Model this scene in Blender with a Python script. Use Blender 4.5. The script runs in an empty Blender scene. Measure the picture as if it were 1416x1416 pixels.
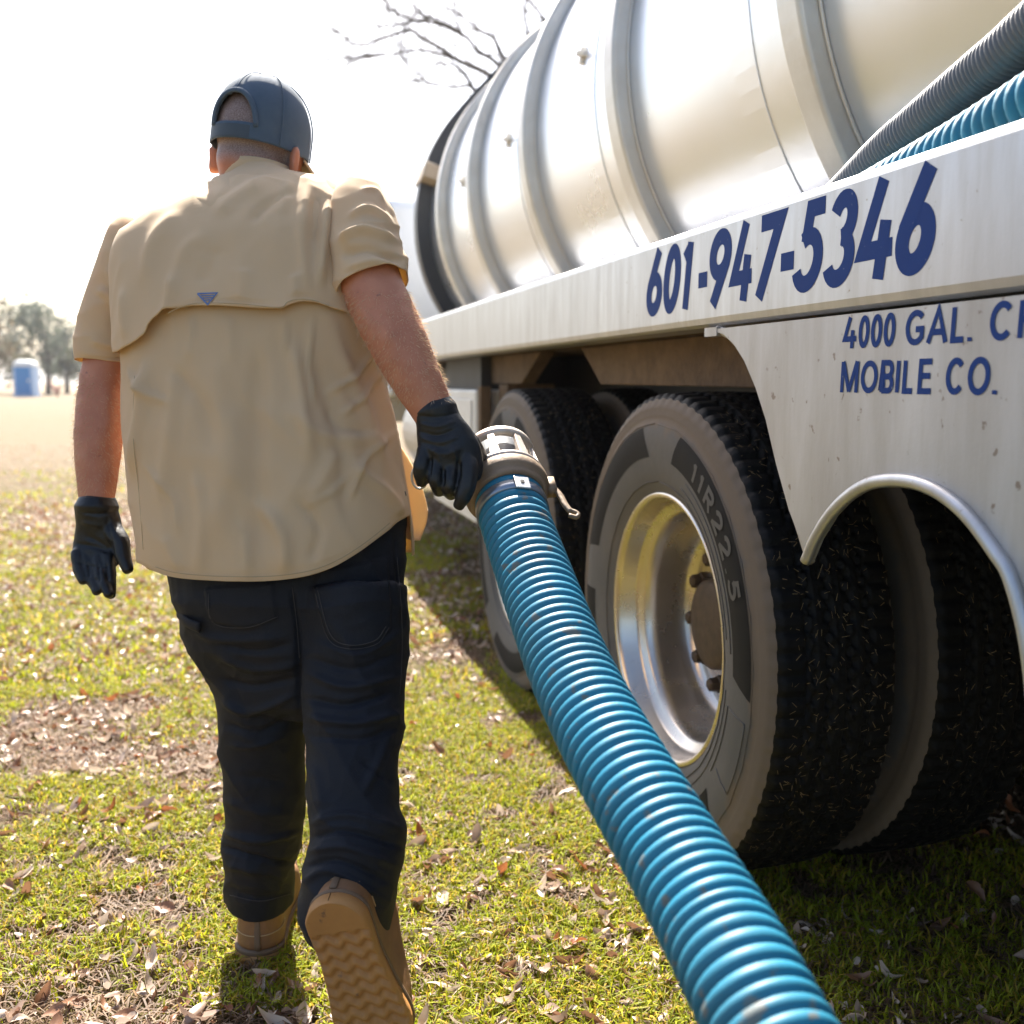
import bpy, bmesh, math, random
import numpy as np
from mathutils import Vector, Matrix

# ------------------------------------------------------------------ camera, sky, sun, exposure
SC = bpy.context.scene
COL = SC.collection
F, CX, CY, H = 1400.0, 708.0, 708.0, 1.12
TH = math.atan(180 / F)
AZ = math.radians(-14.88)                      # heading of the truck
cam = bpy.data.cameras.new('camera'); cam_o = bpy.data.objects.new('camera', cam); COL.objects.link(cam_o)
cam.sensor_width = 36; cam.lens = 36 * F / 1416; cam.clip_start = 0.05; cam.clip_end = 2000
cam_o.location = (0, 0, H); cam_o.rotation_euler = (math.pi / 2 - TH, 0, 0)
cam.dof.use_dof = True; cam.dof.focus_distance = 1.72; cam.dof.aperture_fstop = 3.5
SC.camera = cam_o
SUN_EL, SUN_AZ = math.radians(47), math.radians(-11.5)     # azimuth clockwise from +Y
w = bpy.data.worlds.new('World'); SC.world = w; w.use_nodes = True
nt = w.node_tree
sky = nt.nodes.new('ShaderNodeTexSky'); sky.sky_type = 'NISHITA'; sky.sun_disc = False
sky.sun_elevation = SUN_EL; sky.sun_rotation = SUN_AZ
sky.air_density = 1.0; sky.dust_density = 3.0; sky.ozone_density = 1.0
nt.links.new(sky.outputs[0], nt.nodes['Background'].inputs[0]); nt.nodes['Background'].inputs[1].default_value = 0.074
sl = bpy.data.lights.new('sun', 'SUN'); sl.energy = 5.0; sl.angle = math.radians(0.5); sl.color = (1, .95, .86)
so = bpy.data.objects.new('sun', sl); COL.objects.link(so)
sd = Vector((math.sin(SUN_AZ) * math.cos(SUN_EL), math.cos(SUN_AZ) * math.cos(SUN_EL), math.sin(SUN_EL)))
so.rotation_euler = sd.to_track_quat('Z', 'Y').to_euler(); so.location = (0, 0, 20)
SC.view_settings.view_transform = 'Standard'; SC.view_settings.look = 'None'
SC.view_settings.exposure = 2.0; SC.view_settings.gamma = 1

# ------------------------------------------------------------------ pixel -> place
C0 = np.array([0, 0, H])
FW = np.array([0, math.cos(TH), -math.sin(TH)]); DN = np.array([0, -math.sin(TH), -math.cos(TH)]); RT = np.array([1., 0, 0])
UU = np.array([math.sin(AZ), math.cos(AZ), 0]); VV = np.array([math.cos(AZ), -math.sin(AZ), 0])
def ray(x, y): return FW + RT * ((x - CX) / F) + DN * ((y - CY) / F)
def dep(x, y, d): return C0 + ray(x, y) * d
def onz(x, y, z=0.): r = ray(x, y); return C0 + r * ((z - H) / r[2])
def ont(x, y, t): r = ray(x, y); p = C0 + r * (t / (r @ VV)); return np.array([p @ VV, p @ UU, p[2]])   # truck coordinates (t, s, z)
def proj(P):
    q = np.asarray(P) - C0; d = q @ FW
    return CX + F * (q @ RT) / d, CY + F * (q @ DN) / d, d
def nrm(v): v = np.asarray(v, float); return v / (np.linalg.norm(v) + 1e-12)
RNG = np.random.default_rng(7); random.seed(7)

# ------------------------------------------------------------------ materials
MATS = {}
def M(name, col, rough=.5, metal=0., col2=None, nscale=6., namt=.6, bump=None, transl=0., tcol=None, attr=None, spec=.5,
      coat=0., speck=None, stretch=None, sheen=0., hair=None, blur=.2):
    if name in MATS: return MATS[name]
    m = bpy.data.materials.new(name); m.use_nodes = True; MATS[name] = m
    t = m.node_tree; n = t.nodes; L = t.links; b = n['Principled BSDF']
    b.inputs['Roughness'].default_value = rough; b.inputs['Metallic'].default_value = metal
    b.inputs['Specular IOR Level'].default_value = spec; b.inputs['Coat Weight'].default_value = coat
    if sheen: b.inputs['Sheen Weight'].default_value = sheen
    tc = n.new('ShaderNodeTexCoord'); vec = tc.outputs['Object']
    if stretch:
        mp = n.new('ShaderNodeMapping'); mp.inputs['Scale'].default_value = stretch; L.new(vec, mp.inputs[0]); vec2 = mp.outputs[0]
    else: vec2 = vec
    out = None
    if attr:
        a = n.new('ShaderNodeAttribute'); a.attribute_name = attr; out = a.outputs['Color']
    if col2 is not None:
        nz = n.new('ShaderNodeTexNoise'); nz.inputs['Scale'].default_value = nscale; nz.inputs['Detail'].default_value = 6; nz.inputs['Roughness'].default_value = .65
        L.new(vec2, nz.inputs['Vector'])
        rp = n.new('ShaderNodeValToRGB'); rp.color_ramp.elements[0].position = .5 - blur; rp.color_ramp.elements[1].position = .5 + blur
        L.new(nz.outputs[0], rp.inputs[0])
        mu = n.new('ShaderNodeMath'); mu.operation = 'MULTIPLY'; mu.inputs[1].default_value = namt; L.new(rp.outputs[0], mu.inputs[0])
        mx = n.new('ShaderNodeMixRGB'); mx.inputs[1].default_value = (*col, 1); mx.inputs[2].default_value = (*col2, 1)
        L.new(mu.outputs[0], mx.inputs[0]); out = mx.outputs[0]
        rr = n.new('ShaderNodeMapRange'); rr.inputs[3].default_value = max(0, rough - .08); rr.inputs[4].default_value = min(1, rough + .12)
        L.new(nz.outputs[0], rr.inputs[0]); L.new(rr.outputs[0], b.inputs['Roughness'])
    if speck:                                   # (scale, threshold, colour)
        nz = n.new('ShaderNodeTexNoise'); nz.inputs['Scale'].default_value = speck[0]; nz.inputs['Detail'].default_value = 3
        L.new(vec, nz.inputs['Vector'])
        rp = n.new('ShaderNodeValToRGB'); rp.color_ramp.elements[0].position = speck[1]; rp.color_ramp.elements[1].position = speck[1] + .06
        L.new(nz.outputs[0], rp.inputs[0])
        mx = n.new('ShaderNodeMixRGB'); mx.inputs[1].default_value = (*col, 1); mx.inputs[2].default_value = (*speck[2], 1)
        if out: L.new(out, mx.inputs[1])
        L.new(rp.outputs[0], mx.inputs[0]); out = mx.outputs[0]
    if hair:                                    # cropped hair where the mesh attribute says so
        a = n.new('ShaderNodeAttribute'); a.attribute_name = 'hair'
        nz = n.new('ShaderNodeTexNoise'); nz.inputs['Scale'].default_value = 520; nz.inputs['Detail'].default_value = 3; L.new(vec, nz.inputs['Vector'])
        rp = n.new('ShaderNodeValToRGB'); rp.color_ramp.elements[0].color = (.09, .07, .065, 1); rp.color_ramp.elements[1].color = (.26, .22, .21, 1)
        rp.color_ramp.elements[0].position = .35; rp.color_ramp.elements[1].position = .68; L.new(nz.outputs[0], rp.inputs[0])
        mm = n.new('ShaderNodeMath'); mm.operation = 'MULTIPLY'; mm.inputs[1].default_value = .85; L.new(a.outputs['Fac'], mm.inputs[0])
        mx = n.new('ShaderNodeMixRGB'); L.new(mm.outputs[0], mx.inputs[0]); L.new(out, mx.inputs[1]); L.new(rp.outputs[0], mx.inputs[2]); out = mx.outputs[0]
    if out is None: b.inputs['Base Color'].default_value = (*col, 1)
    else: L.new(out, b.inputs['Base Color'])
    if bump:
        nb = n.new('ShaderNodeTexNoise'); nb.inputs['Scale'].default_value = bump[0]; nb.inputs['Detail'].default_value = 8
        L.new(vec2 if len(bump) > 3 else vec, nb.inputs['Vector'])
        bp = n.new('ShaderNodeBump'); bp.inputs['Strength'].default_value = bump[1]; bp.inputs['Distance'].default_value = bump[2] if len(bump) > 2 else .01
        L.new(nb.outputs[0], bp.inputs['Height']); L.new(bp.outputs[0], b.inputs['Normal'])
    if transl:
        tr = n.new('ShaderNodeBsdfTranslucent'); tr.inputs[0].default_value = (*(tcol or col), 1)
        if attr: L.new(out, tr.inputs[0])
        ms = n.new('ShaderNodeMixShader'); ms.inputs[0].default_value = transl
        L.new(b.outputs[0], ms.inputs[1]); L.new(tr.outputs[0], ms.inputs[2]); L.new(ms.outputs[0], n['Material Output'].inputs[0])
    return m

# ------------------------------------------------------------------ mesh helpers
def mesh(name, V, Fc, smooth=True):
    me = bpy.data.meshes.new(name)
    me.from_pydata([tuple(map(float, v)) for v in V], [], [tuple(map(int, f)) for f in Fc]); me.update()
    if smooth: me.polygons.foreach_set('use_smooth', [True] * len(me.polygons))
    return me
def fastmesh(name, V, Fq, smooth=False):
    V = np.asarray(V, np.float32); Fq = np.asarray(Fq, np.int32); k = Fq.shape[1]
    me = bpy.data.meshes.new(name); me.vertices.add(len(V)); me.vertices.foreach_set('co', V.ravel())
    me.loops.add(Fq.size); me.loops.foreach_set('vertex_index', Fq.ravel())
    me.polygons.add(len(Fq)); me.polygons.foreach_set('loop_start', np.arange(len(Fq), dtype=np.int32) * k)
    if smooth: me.polygons.foreach_set('use_smooth', np.ones(len(Fq), bool))
    me.update(calc_edges=True); return me
def obj(name, me, mat=None, parent=None, loc=None):
    o = bpy.data.objects.new(name, me); COL.objects.link(o)
    if mat is not None and me is not None and not me.materials:
        for x in (mat if isinstance(mat, (list, tuple)) else [mat]): me.materials.append(x)
    if parent: o.parent = parent
    if loc is not None: o.location = tuple(map(float, loc))
    return o
def mk(name, V, Fc, mat, parent=None, smooth=True, off=None):
    V = np.asarray(V, float)
    if off is not None: V = V - np.asarray(off)
    return obj(name, mesh(name, V, Fc, smooth), mat, parent)
def tag(o, label=None, cat=None, group=None, kind=None):
    if label: o['label'] = label
    if cat: o['category'] = cat
    if group: o['group'] = group
    if kind: o['kind'] = kind
    return o
def empty(name, loc, rz=0):
    o = bpy.data.objects.new(name, None); COL.objects.link(o); o.location = tuple(map(float, loc)); o.rotation_euler = (0, 0, rz); o.empty_display_size = .2
    return o
def bevel(o, w=.004, seg=2):
    m = o.modifiers.new('bevel', 'BEVEL'); m.width = w; m.segments = seg; m.limit_method = 'ANGLE'; m.angle_limit = math.radians(40); return o
def solid(o, t, off=-1):
    m = o.modifiers.new('solid', 'SOLIDIFY'); m.thickness = t; m.offset = off; return o
def box(lo, hi):
    (a, b, c), (d, e, f) = lo, hi
    V = [(a,b,c),(d,b,c),(d,e,c),(a,e,c),(a,b,f),(d,b,f),(d,e,f),(a,e,f)]
    return V, [(0,3,2,1),(4,5,6,7),(0,1,5,4),(1,2,6,5),(2,3,7,6),(3,0,4,7)]
def join(parts):
    V = []; Fc = []; k = 0
    for v, f in parts:
        V += list(map(tuple, v)); Fc += [tuple(i + k for i in q) for q in f]; k += len(v)
    return V, Fc
def loft(rings, cap=True, closed=True):
    n = len(rings[0]); V = np.concatenate(rings); Fc = []
    for i in range(len(rings) - 1):
        for j in range(n if closed else n - 1):
            k = (j + 1) % n; Fc.append((i*n+j, i*n+k, (i+1)*n+k, (i+1)*n+j))
    if cap: Fc.append(tuple(range(n))[::-1]); Fc.append(tuple(range((len(rings)-1)*n, len(rings)*n)))
    return V, Fc
def cr(P, m=6):
    """Catmull-Rom resample of rows"""
    P = np.asarray(P, float); Q = np.vstack([2*P[0]-P[1], P, 2*P[-1]-P[-2]]); out = []
    for i in range(1, len(Q) - 2):
        for k in range(m):
            u = k / m; a, b, c, d = Q[i-1], Q[i], Q[i+1], Q[i+2]
            out.append(.5*((2*b)+(-a+c)*u+(2*a-5*b+4*c-d)*u*u+(-a+3*b-3*c+d)*u**3))
    out.append(P[-1]); return np.array(out)
def sweep(C, R1, R2=None, n=20, up=None, cap=True, closed_end=False):
    """tube along points C with radii (R1 sideways, R2 the other way)"""
    C = np.asarray(C, float); R1 = np.broadcast_to(R1, len(C)); R2 = R1 if R2 is None else np.broadcast_to(R2, len(C))
    T = np.gradient(C, axis=0); rings = []; prev = None
    for i, c in enumerate(C):
        t = nrm(T[i])
        if up is not None: s = nrm(np.cross(t, up))
        elif prev is None: s = nrm(np.cross(t, (0, 0, 1) if abs(t[2]) < .9 else (0, 1, 0)))
        else: s = nrm(prev - t * (prev @ t))
        prev = s; q = np.cross(s, t); a = np.linspace(0, 2*math.pi, n, endpoint=False)
        rings.append(c + np.outer(np.cos(a) * R1[i], s) + np.outer(np.sin(a) * R2[i], q))
    return loft(rings, cap)
def limb(rows, m=5, n=24, ends=True):
    """rows of (x px, y px, depth, width px, depth/width aspect)"""
    R = cr(rows, m); C = np.array([dep(*r[:3]) for r in R]); r1 = R[:, 3] / 2 * R[:, 2] / F; r2 = r1 * R[:, 4]
    if ends:
        d0 = nrm(C[0]-C[1]); d1 = nrm(C[-1]-C[-2])
        C = np.vstack([C[0]+d0*r1[0]*.62, C[0]+d0*r1[0]*.42, C, C[-1]+d1*r1[-1]*.42, C[-1]+d1*r1[-1]*.62])
        r1 = np.r_[r1[0]*.35, r1[0]*.8, r1, r1[-1]*.8, r1[-1]*.35]; r2 = np.r_[r2[0]*.35, r2[0]*.8, r2, r2[-1]*.8, r2[-1]*.35]
    return sweep(C, r1, r2, n, up=FW)
def finger(pts, m=4, n=12):
    """pts of (x, y, depth, width px)"""
    return limb([(*p, 1.) for p in pts], m, n)
def lathe(prof, n, A=(0,), cap=False):
    """profile of (t, r) about the t axis, centred on s = z = 0"""
    a = np.linspace(0, 2*math.pi, n, endpoint=False)
    rings = [np.c_[np.full(n, p[0]), -np.sin(a)*p[1], np.cos(a)*p[1]] for p in prof]
    return loft(rings, cap)
def remesh(V, Fc, vox, it=6, fac=.5):
    o = bpy.data.objects.new('tmp', mesh('tmp', V, Fc)); COL.objects.link(o)
    r = o.modifiers.new('r', 'REMESH'); r.mode = 'VOXEL'; r.voxel_size = vox
    s = o.modifiers.new('s', 'SMOOTH'); s.iterations = it; s.factor = fac
    dg = bpy.context.evaluated_depsgraph_get(); me = bpy.data.meshes.new_from_object(o.evaluated_get(dg))
    bpy.data.objects.remove(o)
    me.polygons.foreach_set('use_smooth', [True] * len(me.polygons)); return me
def getco(me): a = np.zeros(len(me.vertices)*3, np.float32); me.vertices.foreach_get('co', a); return a.reshape(-1, 3).astype(float)
def getno(me): a = np.zeros(len(me.vertices)*3, np.float32); me.vertex_normals.foreach_get('vector', a); return a.reshape(-1, 3).astype(float)
def setco(me, V): me.vertices.foreach_set('co', np.asarray(V, np.float32).ravel()); me.update()
def vnoise(P, scale, seed=0):
    P = np.asarray(P, float) * scale; i = np.floor(P).astype(np.int64); f = P - i; f = f*f*(3-2*f); out = 0
    for dx in (0, 1):
        for dy in (0, 1):
            for dz in (0, 1):
                h = (i[:, 0]+dx)*374761393 + (i[:, 1]+dy)*668265263 + (i[:, 2]+dz)*2147483647 + seed*1442695041
                h = (h ^ (h >> 13)) * 1274126177; h = (h ^ (h >> 16)) & 0xffff
                out = out + (h/65535.) * np.where(dx, f[:, 0], 1-f[:, 0]) * np.where(dy, f[:, 1], 1-f[:, 1]) * np.where(dz, f[:, 2], 1-f[:, 2])
    return out * 2 - 1
def fold(me, strokes, polys=(), noise=(), facing=True):
    """sculpt creases: strokes (points px, width px, height m); polys (px outline, height m); noise (scale, height m)"""
    V = getco(me); N = getno(me); cen = V.mean(0)
    if np.einsum('ij,ij->i', N, V-cen).mean() < 0:
        me.flip_normals(); me.update(); N = -N
    x, y, d = proj(V); view = C0 - V; view /= np.linalg.norm(view, axis=1)[:, None]
    fc = np.clip((np.einsum('ij,ij->i', N, view) + .15) / .4, 0, 1); D = np.zeros(len(V))
    for pts, wpx, amp in strokes:
        P = cr(pts, 5) if len(pts) > 2 else np.array(pts, float)
        best = np.full(len(V), 1e9); par = np.zeros(len(V)); L = len(P) - 1
        for i in range(L):
            a, b = P[i], P[i+1]; ab = b - a; l2 = ab @ ab + 1e-9
            u = np.clip(((x-a[0])*ab[0] + (y-a[1])*ab[1]) / l2, 0, 1)
            dd = np.hypot(x-a[0]-u*ab[0], y-a[1]-u*ab[1]); k = dd < best; best[k] = dd[k]; par[k] = (i + u[k]) / L
        taper = np.clip(np.minimum(par, 1-par) * 5 + .15, 0, 1)
        D += amp * np.exp(-(best / wpx)**2) * taper * fc
    for poly, amp in polys:
        P = np.array(poly, float); ins = np.zeros(len(V), bool); j = len(P) - 1; best = np.full(len(V), 1e9)
        for i in range(len(P)):
            a, b = P[i], P[j]
            c = ((a[1] > y) != (b[1] > y)) & (x < (b[0]-a[0])*(y-a[1])/(b[1]-a[1]+1e-9)+a[0]); ins ^= c
            ab = b-a; u = np.clip(((x-a[0])*ab[0]+(y-a[1])*ab[1])/(ab@ab+1e-9), 0, 1); best = np.minimum(best, np.hypot(x-a[0]-u*ab[0], y-a[1]-u*ab[1])); j = i
        D += amp * np.where(ins, np.clip(best/2.5, 0, 1), 0) * fc
    for k, (s, amp) in enumerate(noise):
        if np.ndim(s): q = vnoise(V @ np.diag(s[:3]) + np.outer(V @ np.array(s[3:6]), [1, .3, 0]) + .35*np.c_[vnoise(V, 9, 31), vnoise(V, 9, 32), vnoise(V, 9, 33)], 1., k+50); D += amp * ((1-np.abs(q))**3 - .25)
        else: D += amp * vnoise(V, s, k+3)
    setco(me, V + N * D[:, None])

# ------------------------------------------------------------------ lettering made of strokes
def arc(cx, cy, rx, ry, a0, a1, n=22): a = np.radians(np.linspace(a0, a1, n)); return [(cx+rx*math.cos(q), cy+ry*math.sin(q)) for q in a]
GL = {
 '0': [('c', arc(.5,.5,.5,.5,90,450,40))], 'O': [('c', arc(.5,.5,.5,.5,90,450,44))],
 '1': [('o', [(.62,1.06),(.62,-.08)]), ('o', [(.66,.98),(.1,.80)])],
 '2': [('o', arc(.5,.70,.46,.30,170,-20)+[(0,0)]), ('o', [(-.06,0),(1.06,0)])],
 '3': [('o', arc(.42,.755,.46,.245,160,-88)), ('o', arc(.42,.265,.56,.265,88,-155))],
 '4': [('o', [(.48,1.09),(.04,.27),(1.12,.27)]), ('o', [(.76,.60),(.76,-.09)])],
 '5': [('o', [(1.02,1),(.30,1),(.22,.56)]), ('o', arc(.40,.32,.56,.32,125,-155))],
 '6': [('c', arc(.5,.29,.5,.29,90,450,40)), ('o', [(.02,.40),(.70,1.10)])],
 '9': [('c', arc(.5,.71,.5,.29,90,450,40)), ('o', [(.98,.60),(.30,-.10)])],
 '7': [('o', [(-.08,1),(1.0,1),(.22,-.1)])], '-': [('o', [(-.75,.36),(1.75,.36)])], '.': [('o', [(.5,-.07),(.5,.06)])],
 'G': [('o', arc(.5,.5,.5,.5,42,318)+[]), ('o', [(.90,.10),(.90,.44),(.52,.44)])],
 'A': [('o', [(-.02,-.06),(.5,1.06),(1.02,-.06)]), ('o', [(.2,.30),(.8,.30)])], 'L': [('o', [(.08,1.06),(.08,0),(1.0,0)])],
 'C': [('o', arc(.52,.5,.5,.5,42,318))], 'H': [('o', [(.05,1.06),(.05,-.06)]), ('o', [(.95,1.06),(.95,-.06)]), ('o', [(.05,.5),(.95,.5)])],
 'M': [('o', [(.03,-.09),(.03,1.09)]), ('o', [(.06,1.09),(.5,-.05)]), ('o', [(.5,-.05),(.94,1.09)]), ('o', [(.97,-.09),(.97,1.09)])], 'I': [('o', [(.5,1.06),(.5,-.06)])],
 'B': [('c', [(.06,0),(.06,1)]+arc(.6,.755,.34,.245,90,-90,12)+[(.06,.51)]), ('o', [(.06,.5)]+[(.6,.51)]+arc(.64,.255,.36,.255,85,-90,14)+[(.06,0)]), ('o', [(.06,.55),(.06,-.06)])],
 'E': [('o', [(1.0,1),(.06,1),(.06,0),(1.05,0)]), ('o', [(.06,.52),(.92,.52)])],
 'R': [('o', [(.06,-.06),(.06,1)]+arc(.6,.76,.36,.24,90,-90,12)+[(.06,.52)]), ('o', [(.5,.52),(1.0,-.06)])],
}
def strip(P, w, closed):
    P = np.array(P, float)
    keep = [0] + [i for i in range(1, len(P)) if np.hypot(*(P[i]-P[i-1])) > 1e-6]; P = P[keep]
    if closed and np.hypot(*(P[0]-P[-1])) < 1e-6: P = P[:-1]
    n = len(P); Lp = []; Rp = []
    for i in range(n):
        a = P[i-1] if (i or closed) else P[i]; b = P[(i+1) % n] if (i < n-1 or closed) else P[i]
        d1 = nrm(P[i]-a) if np.any(a != P[i]) else nrm(b-P[i]); d2 = nrm(b-P[i]) if np.any(b != P[i]) else d1
        n1 = np.array([-d1[1], d1[0]]); n2 = np.array([-d2[1], d2[0]]); mt = nrm(n1+n2); k = w/2/max(.5, mt@n1)
        Lp.append(P[i]+mt*k); Rp.append(P[i]-mt*k)
    V = Lp + Rp; Fc = [(i, (i+1) % n, n+(i+1) % n, n+i) for i in range(n if closed else n-1)]
    return V, Fc
def lettering(chars, mapf, sw, shear=0., lift=.00012):
    """chars: (char, x0, x1, y0, y1) in metres; mapf(x, y, layer height) -> point"""
    parts = []
    sw0 = sw
    for ch, x0, x1, y0, y1 in chars:
        sw = sw0.get(ch, .0315) if isinstance(sw0, dict) else sw0
        for k, (kind, P) in enumerate(GL[ch]):
            i = sw/2; Q = [(x0+i+px*(x1-x0-2*i) + shear*((y0+i+py*(y1-y0-2*i))-(y0+y1)/2), y0+i+py*(y1-y0-2*i)) for px, py in P]
            v, f = strip(Q, sw, kind == 'c'); parts.append(([mapf(a, b, .0012+k*lift) for a, b in v], f))
    return join(parts)

# ------------------------------------------------------------------ the ground
def grid_axis(lo, hi, near, step, g=1.25):
    a = list(np.arange(-near, near + step/2, step)); s = step
    while a[-1] < hi: s *= g; a.append(a[-1]+s)
    s = step
    while a[0] > lo: s *= g; a.insert(0, a[0]-s)
    return np.array(a)
gx = grid_axis(-500, 500, 5, .12); gy = grid_axis(-200, 900, 7, .12)
GX, GY = np.meshgrid(gx, gy); P = np.c_[GX.ravel(), GY.ravel(), np.zeros(GX.size)]
near = np.clip(1 - (np.hypot(P[:, 0], P[:, 1]-3) - 5)/4, 0, 1)
P[:, 2] = -.012 + near * .010 * vnoise(P, 2.2, 1)
idx = np.arange(GX.size).reshape(GX.shape)
Q = np.stack([idx[:-1, :-1].ravel(), idx[:-1, 1:].ravel(), idx[1:, 1:].ravel(), idx[1:, :-1].ravel()], 1)
gm = bpy.data.materials.new('lawn_soil'); gm.use_nodes = True; t = gm.node_tree; n = t.nodes; L = t.links; b = n['Principled BSDF']
b.inputs['Roughness'].default_value = .95; b.inputs['Specular IOR Level'].default_value = .15
geo = n.new('ShaderNodeNewGeometry')
def gnoise(s, lo, hi):
    z = n.new('ShaderNodeTexNoise'); z.inputs['Scale'].default_value = s; z.inputs['Detail'].default_value = 7; z.inputs['Roughness'].default_value = .7
    L.new(geo.outputs['Position'], z.inputs['Vector']); r = n.new('ShaderNodeValToRGB'); r.color_ramp.elements[0].position = lo; r.color_ramp.elements[1].position = hi
    L.new(z.outputs[0], r.inputs[0]); return r.outputs[0]
def gmix(f, a, c):
    x = n.new('ShaderNodeMixRGB'); L.new(f, x.inputs[0])
    for s, v in ((1, a), (2, c)):
        if isinstance(v, tuple): x.inputs[s].default_value = (*v, 1)
        else: L.new(v, x.inputs[s])
    return x.outputs[0]
c1 = gmix(gnoise(60, .38, .62), (.055, .036, .024), (.19, .125, .075))
c1 = gmix(gnoise(3.5, .42, .60), c1, (.13, .12, .03))
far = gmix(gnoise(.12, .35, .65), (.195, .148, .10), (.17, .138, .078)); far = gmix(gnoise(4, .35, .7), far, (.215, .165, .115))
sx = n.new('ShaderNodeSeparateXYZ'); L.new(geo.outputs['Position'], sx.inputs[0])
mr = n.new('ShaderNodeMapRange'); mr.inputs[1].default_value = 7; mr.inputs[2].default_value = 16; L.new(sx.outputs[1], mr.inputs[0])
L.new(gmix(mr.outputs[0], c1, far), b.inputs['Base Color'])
nb = n.new('ShaderNodeTexNoise'); nb.inputs['Scale'].default_value = 90; nb.inputs['Detail'].default_value = 6; L.new(geo.outputs['Position'], nb.inputs['Vector'])
bp = n.new('ShaderNodeBump'); bp.inputs['Strength'].default_value = .9; bp.inputs['Distance'].default_value = .03; L.new(nb.outputs[0], bp.inputs['Height']); L.new(bp.outputs[0], b.inputs['Normal'])
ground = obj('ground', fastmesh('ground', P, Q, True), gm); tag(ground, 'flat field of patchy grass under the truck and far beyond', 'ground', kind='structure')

# ------------------------------------------------------------------ the truck  (mesh coordinates t, s, z)
TO = np.array([2.2, 3.0, 0.])
truck = empty('tank_truck', VV*TO[0] + UU*TO[1], -AZ)
tag(truck, 'silver septic tank truck with ribbed tank and blue phone number on its side rail', 'truck')
alu = M('brushed_aluminium', (.50, .505, .52), .38, .75, (.36, .335, .305), 3.5, .55, (220, .06, .002), speck=(70, .70, (.30, .26, .22)), stretch=(1, 8, 1))
tankm = M('polished_tank_metal', (.74, .765, .81), .28, .88, (.70, .71, .73), 1.4, .5, (2.6, .14, .02), blur=.45)
ribm = M('rib_metal', (.68, .65, .60), .42, .55, (.54, .49, .42), 8, .6, (90, .1, .003))
panelm = M('rail_panel_metal', (.50, .50, .51), .46, .55, (.33, .295, .255), 9, .8, (160, .08, .002), speck=(46, .68, (.24, .20, .17)), stretch=(1, 1, .18))
dirty = M('dirty_brown_steel', (.17, .105, .055), .8, .1, (.07, .045, .028), 14, .8, (60, .4, .01))
black = M('black_steel', (.018, .018, .02), .6, .2, (.05, .04, .03), 9, .5, (60, .2, .005))
blackband = M('black_rubber_band', (.018, .02, .026), .42, 0, (.04, .04, .045), 20, .5)
bluep = M('blue_vinyl_lettering', (.013, .042, .18), .7, 0, (.018, .055, .21), 30, .5, speck=(130, .71, (.22, .25, .32)), spec=.15)
white = M('white_painted_metal', (.74, .73, .70), .4, 0, (.55, .50, .44), 4, .5)
def tk(name, V, Fc, mat, parent=truck, smooth=False): return mk(name, V, Fc, mat, parent, smooth, TO)
TC, ZC, RT_ = 2.17, 2.14, .955
# tank
def circ(s, R, n=120, dz=0): a = np.linspace(0, 2*math.pi, n, endpoint=False); return np.c_[TC+np.cos(a)*R, np.full(n, s), ZC+np.sin(a)*R]
prof = [(-.70,.0),(-.68,.3),(-.62,.6),(-.52,.82),(-.42,.93),(-.36,RT_)] + [(s, RT_) for s in np.arange(-.3, 6.95, .09)] + [(6.98,RT_),(7.04,.92),(7.12,.8),(7.2,.55),(7.24,.25),(7.25,.0)]
tank = tk('tank', *loft([circ(s, max(r, .002)) for s, r in prof]), tankm, smooth=True)
def band(s0, s1, r0, r1, n=120):
    return loft([circ(s0, r0, n), circ(s0, r1-.008, n), circ(s0+.008, r1, n), circ(s1-.008, r1, n), circ(s1, r1-.008, n), circ(s1, r0, n)], False)
RIBS = [1.02, 2.06, 3.14, 4.19, 5.23, 6.08]
for s in RIBS:
    r = tk('rib', *band(s, s+.095, RT_-.01, RT_+.055, 160), ribm, tank); bevel(r, .004, 2)
    tk('weld', *sweep(circ(s-.004, RT_+.004, 160), .005, None, 6), ribm, tank, True)
for s in (2.36, 3.46, 4.48): tk('seam_band', *loft([circ(s, RT_+.0005), circ(s+.001, RT_+.003), circ(s+.11, RT_+.003), circ(s+.111, RT_+.0005)], False), tankm, tank)
for s in (-.05,):
    bb = tk('end_band', *band(s, s+.15, RT_-.01, RT_+.078), blackband, tank, True); bevel(bb, .006)
an_ = np.radians(np.linspace(-75, 86, 70)); rs_ = np.interp(np.degrees(an_), [-75, 38, 50, 62, 70, 80, 86], [1.045, 1.045, 1.05, 1.10, 1.16, 1.30, 1.40]); rs_ = np.convolve(np.pad(rs_, 3, 'edge'), np.ones(7)/7, 'valid')
stp = [np.array([(TC-math.cos(q)*(r_+dr_), sv, ZC+math.sin(q)*(r_+dr_)) for sv, dr_ in ((6.62, -.095), (6.62, .0), (6.74, .0), (6.74, -.095))]) for q, r_ in zip(an_, rs_)]
tk('strap', *loft(stp), blackband, tank)
def tank_pt(s, ang, r): a = math.radians(ang); return np.array([TC-math.cos(a)*r, s, ZC+math.sin(a)*r])
def tank_block(s, ang, dims, r=RT_):
    a = math.radians(ang); o = np.array([-math.cos(a), 0, math.sin(a)]); e = np.array([0, 1., 0]); u = np.cross(e, o)
    c = tank_pt(s, ang, r); V, Fc = box((-dims[0]/2, -dims[1]/2, -.005), (dims[0]/2, dims[1]/2, dims[2]))
    return [c + e*v[0] + u*v[1] + o*v[2] for v in V], Fc
for s, an in ((2.52, 20), (3.60, 8), (4.62, 4), (5.6, 4)):
    lt = tk('latch', *join([tank_block(s, an, (.075, .022, .010)), tank_block(s, an, (.02, .060, .018)), tank_block(s-.015, an, (.014, .018, .036))]), ribm, tank); bevel(lt, .003)
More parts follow.
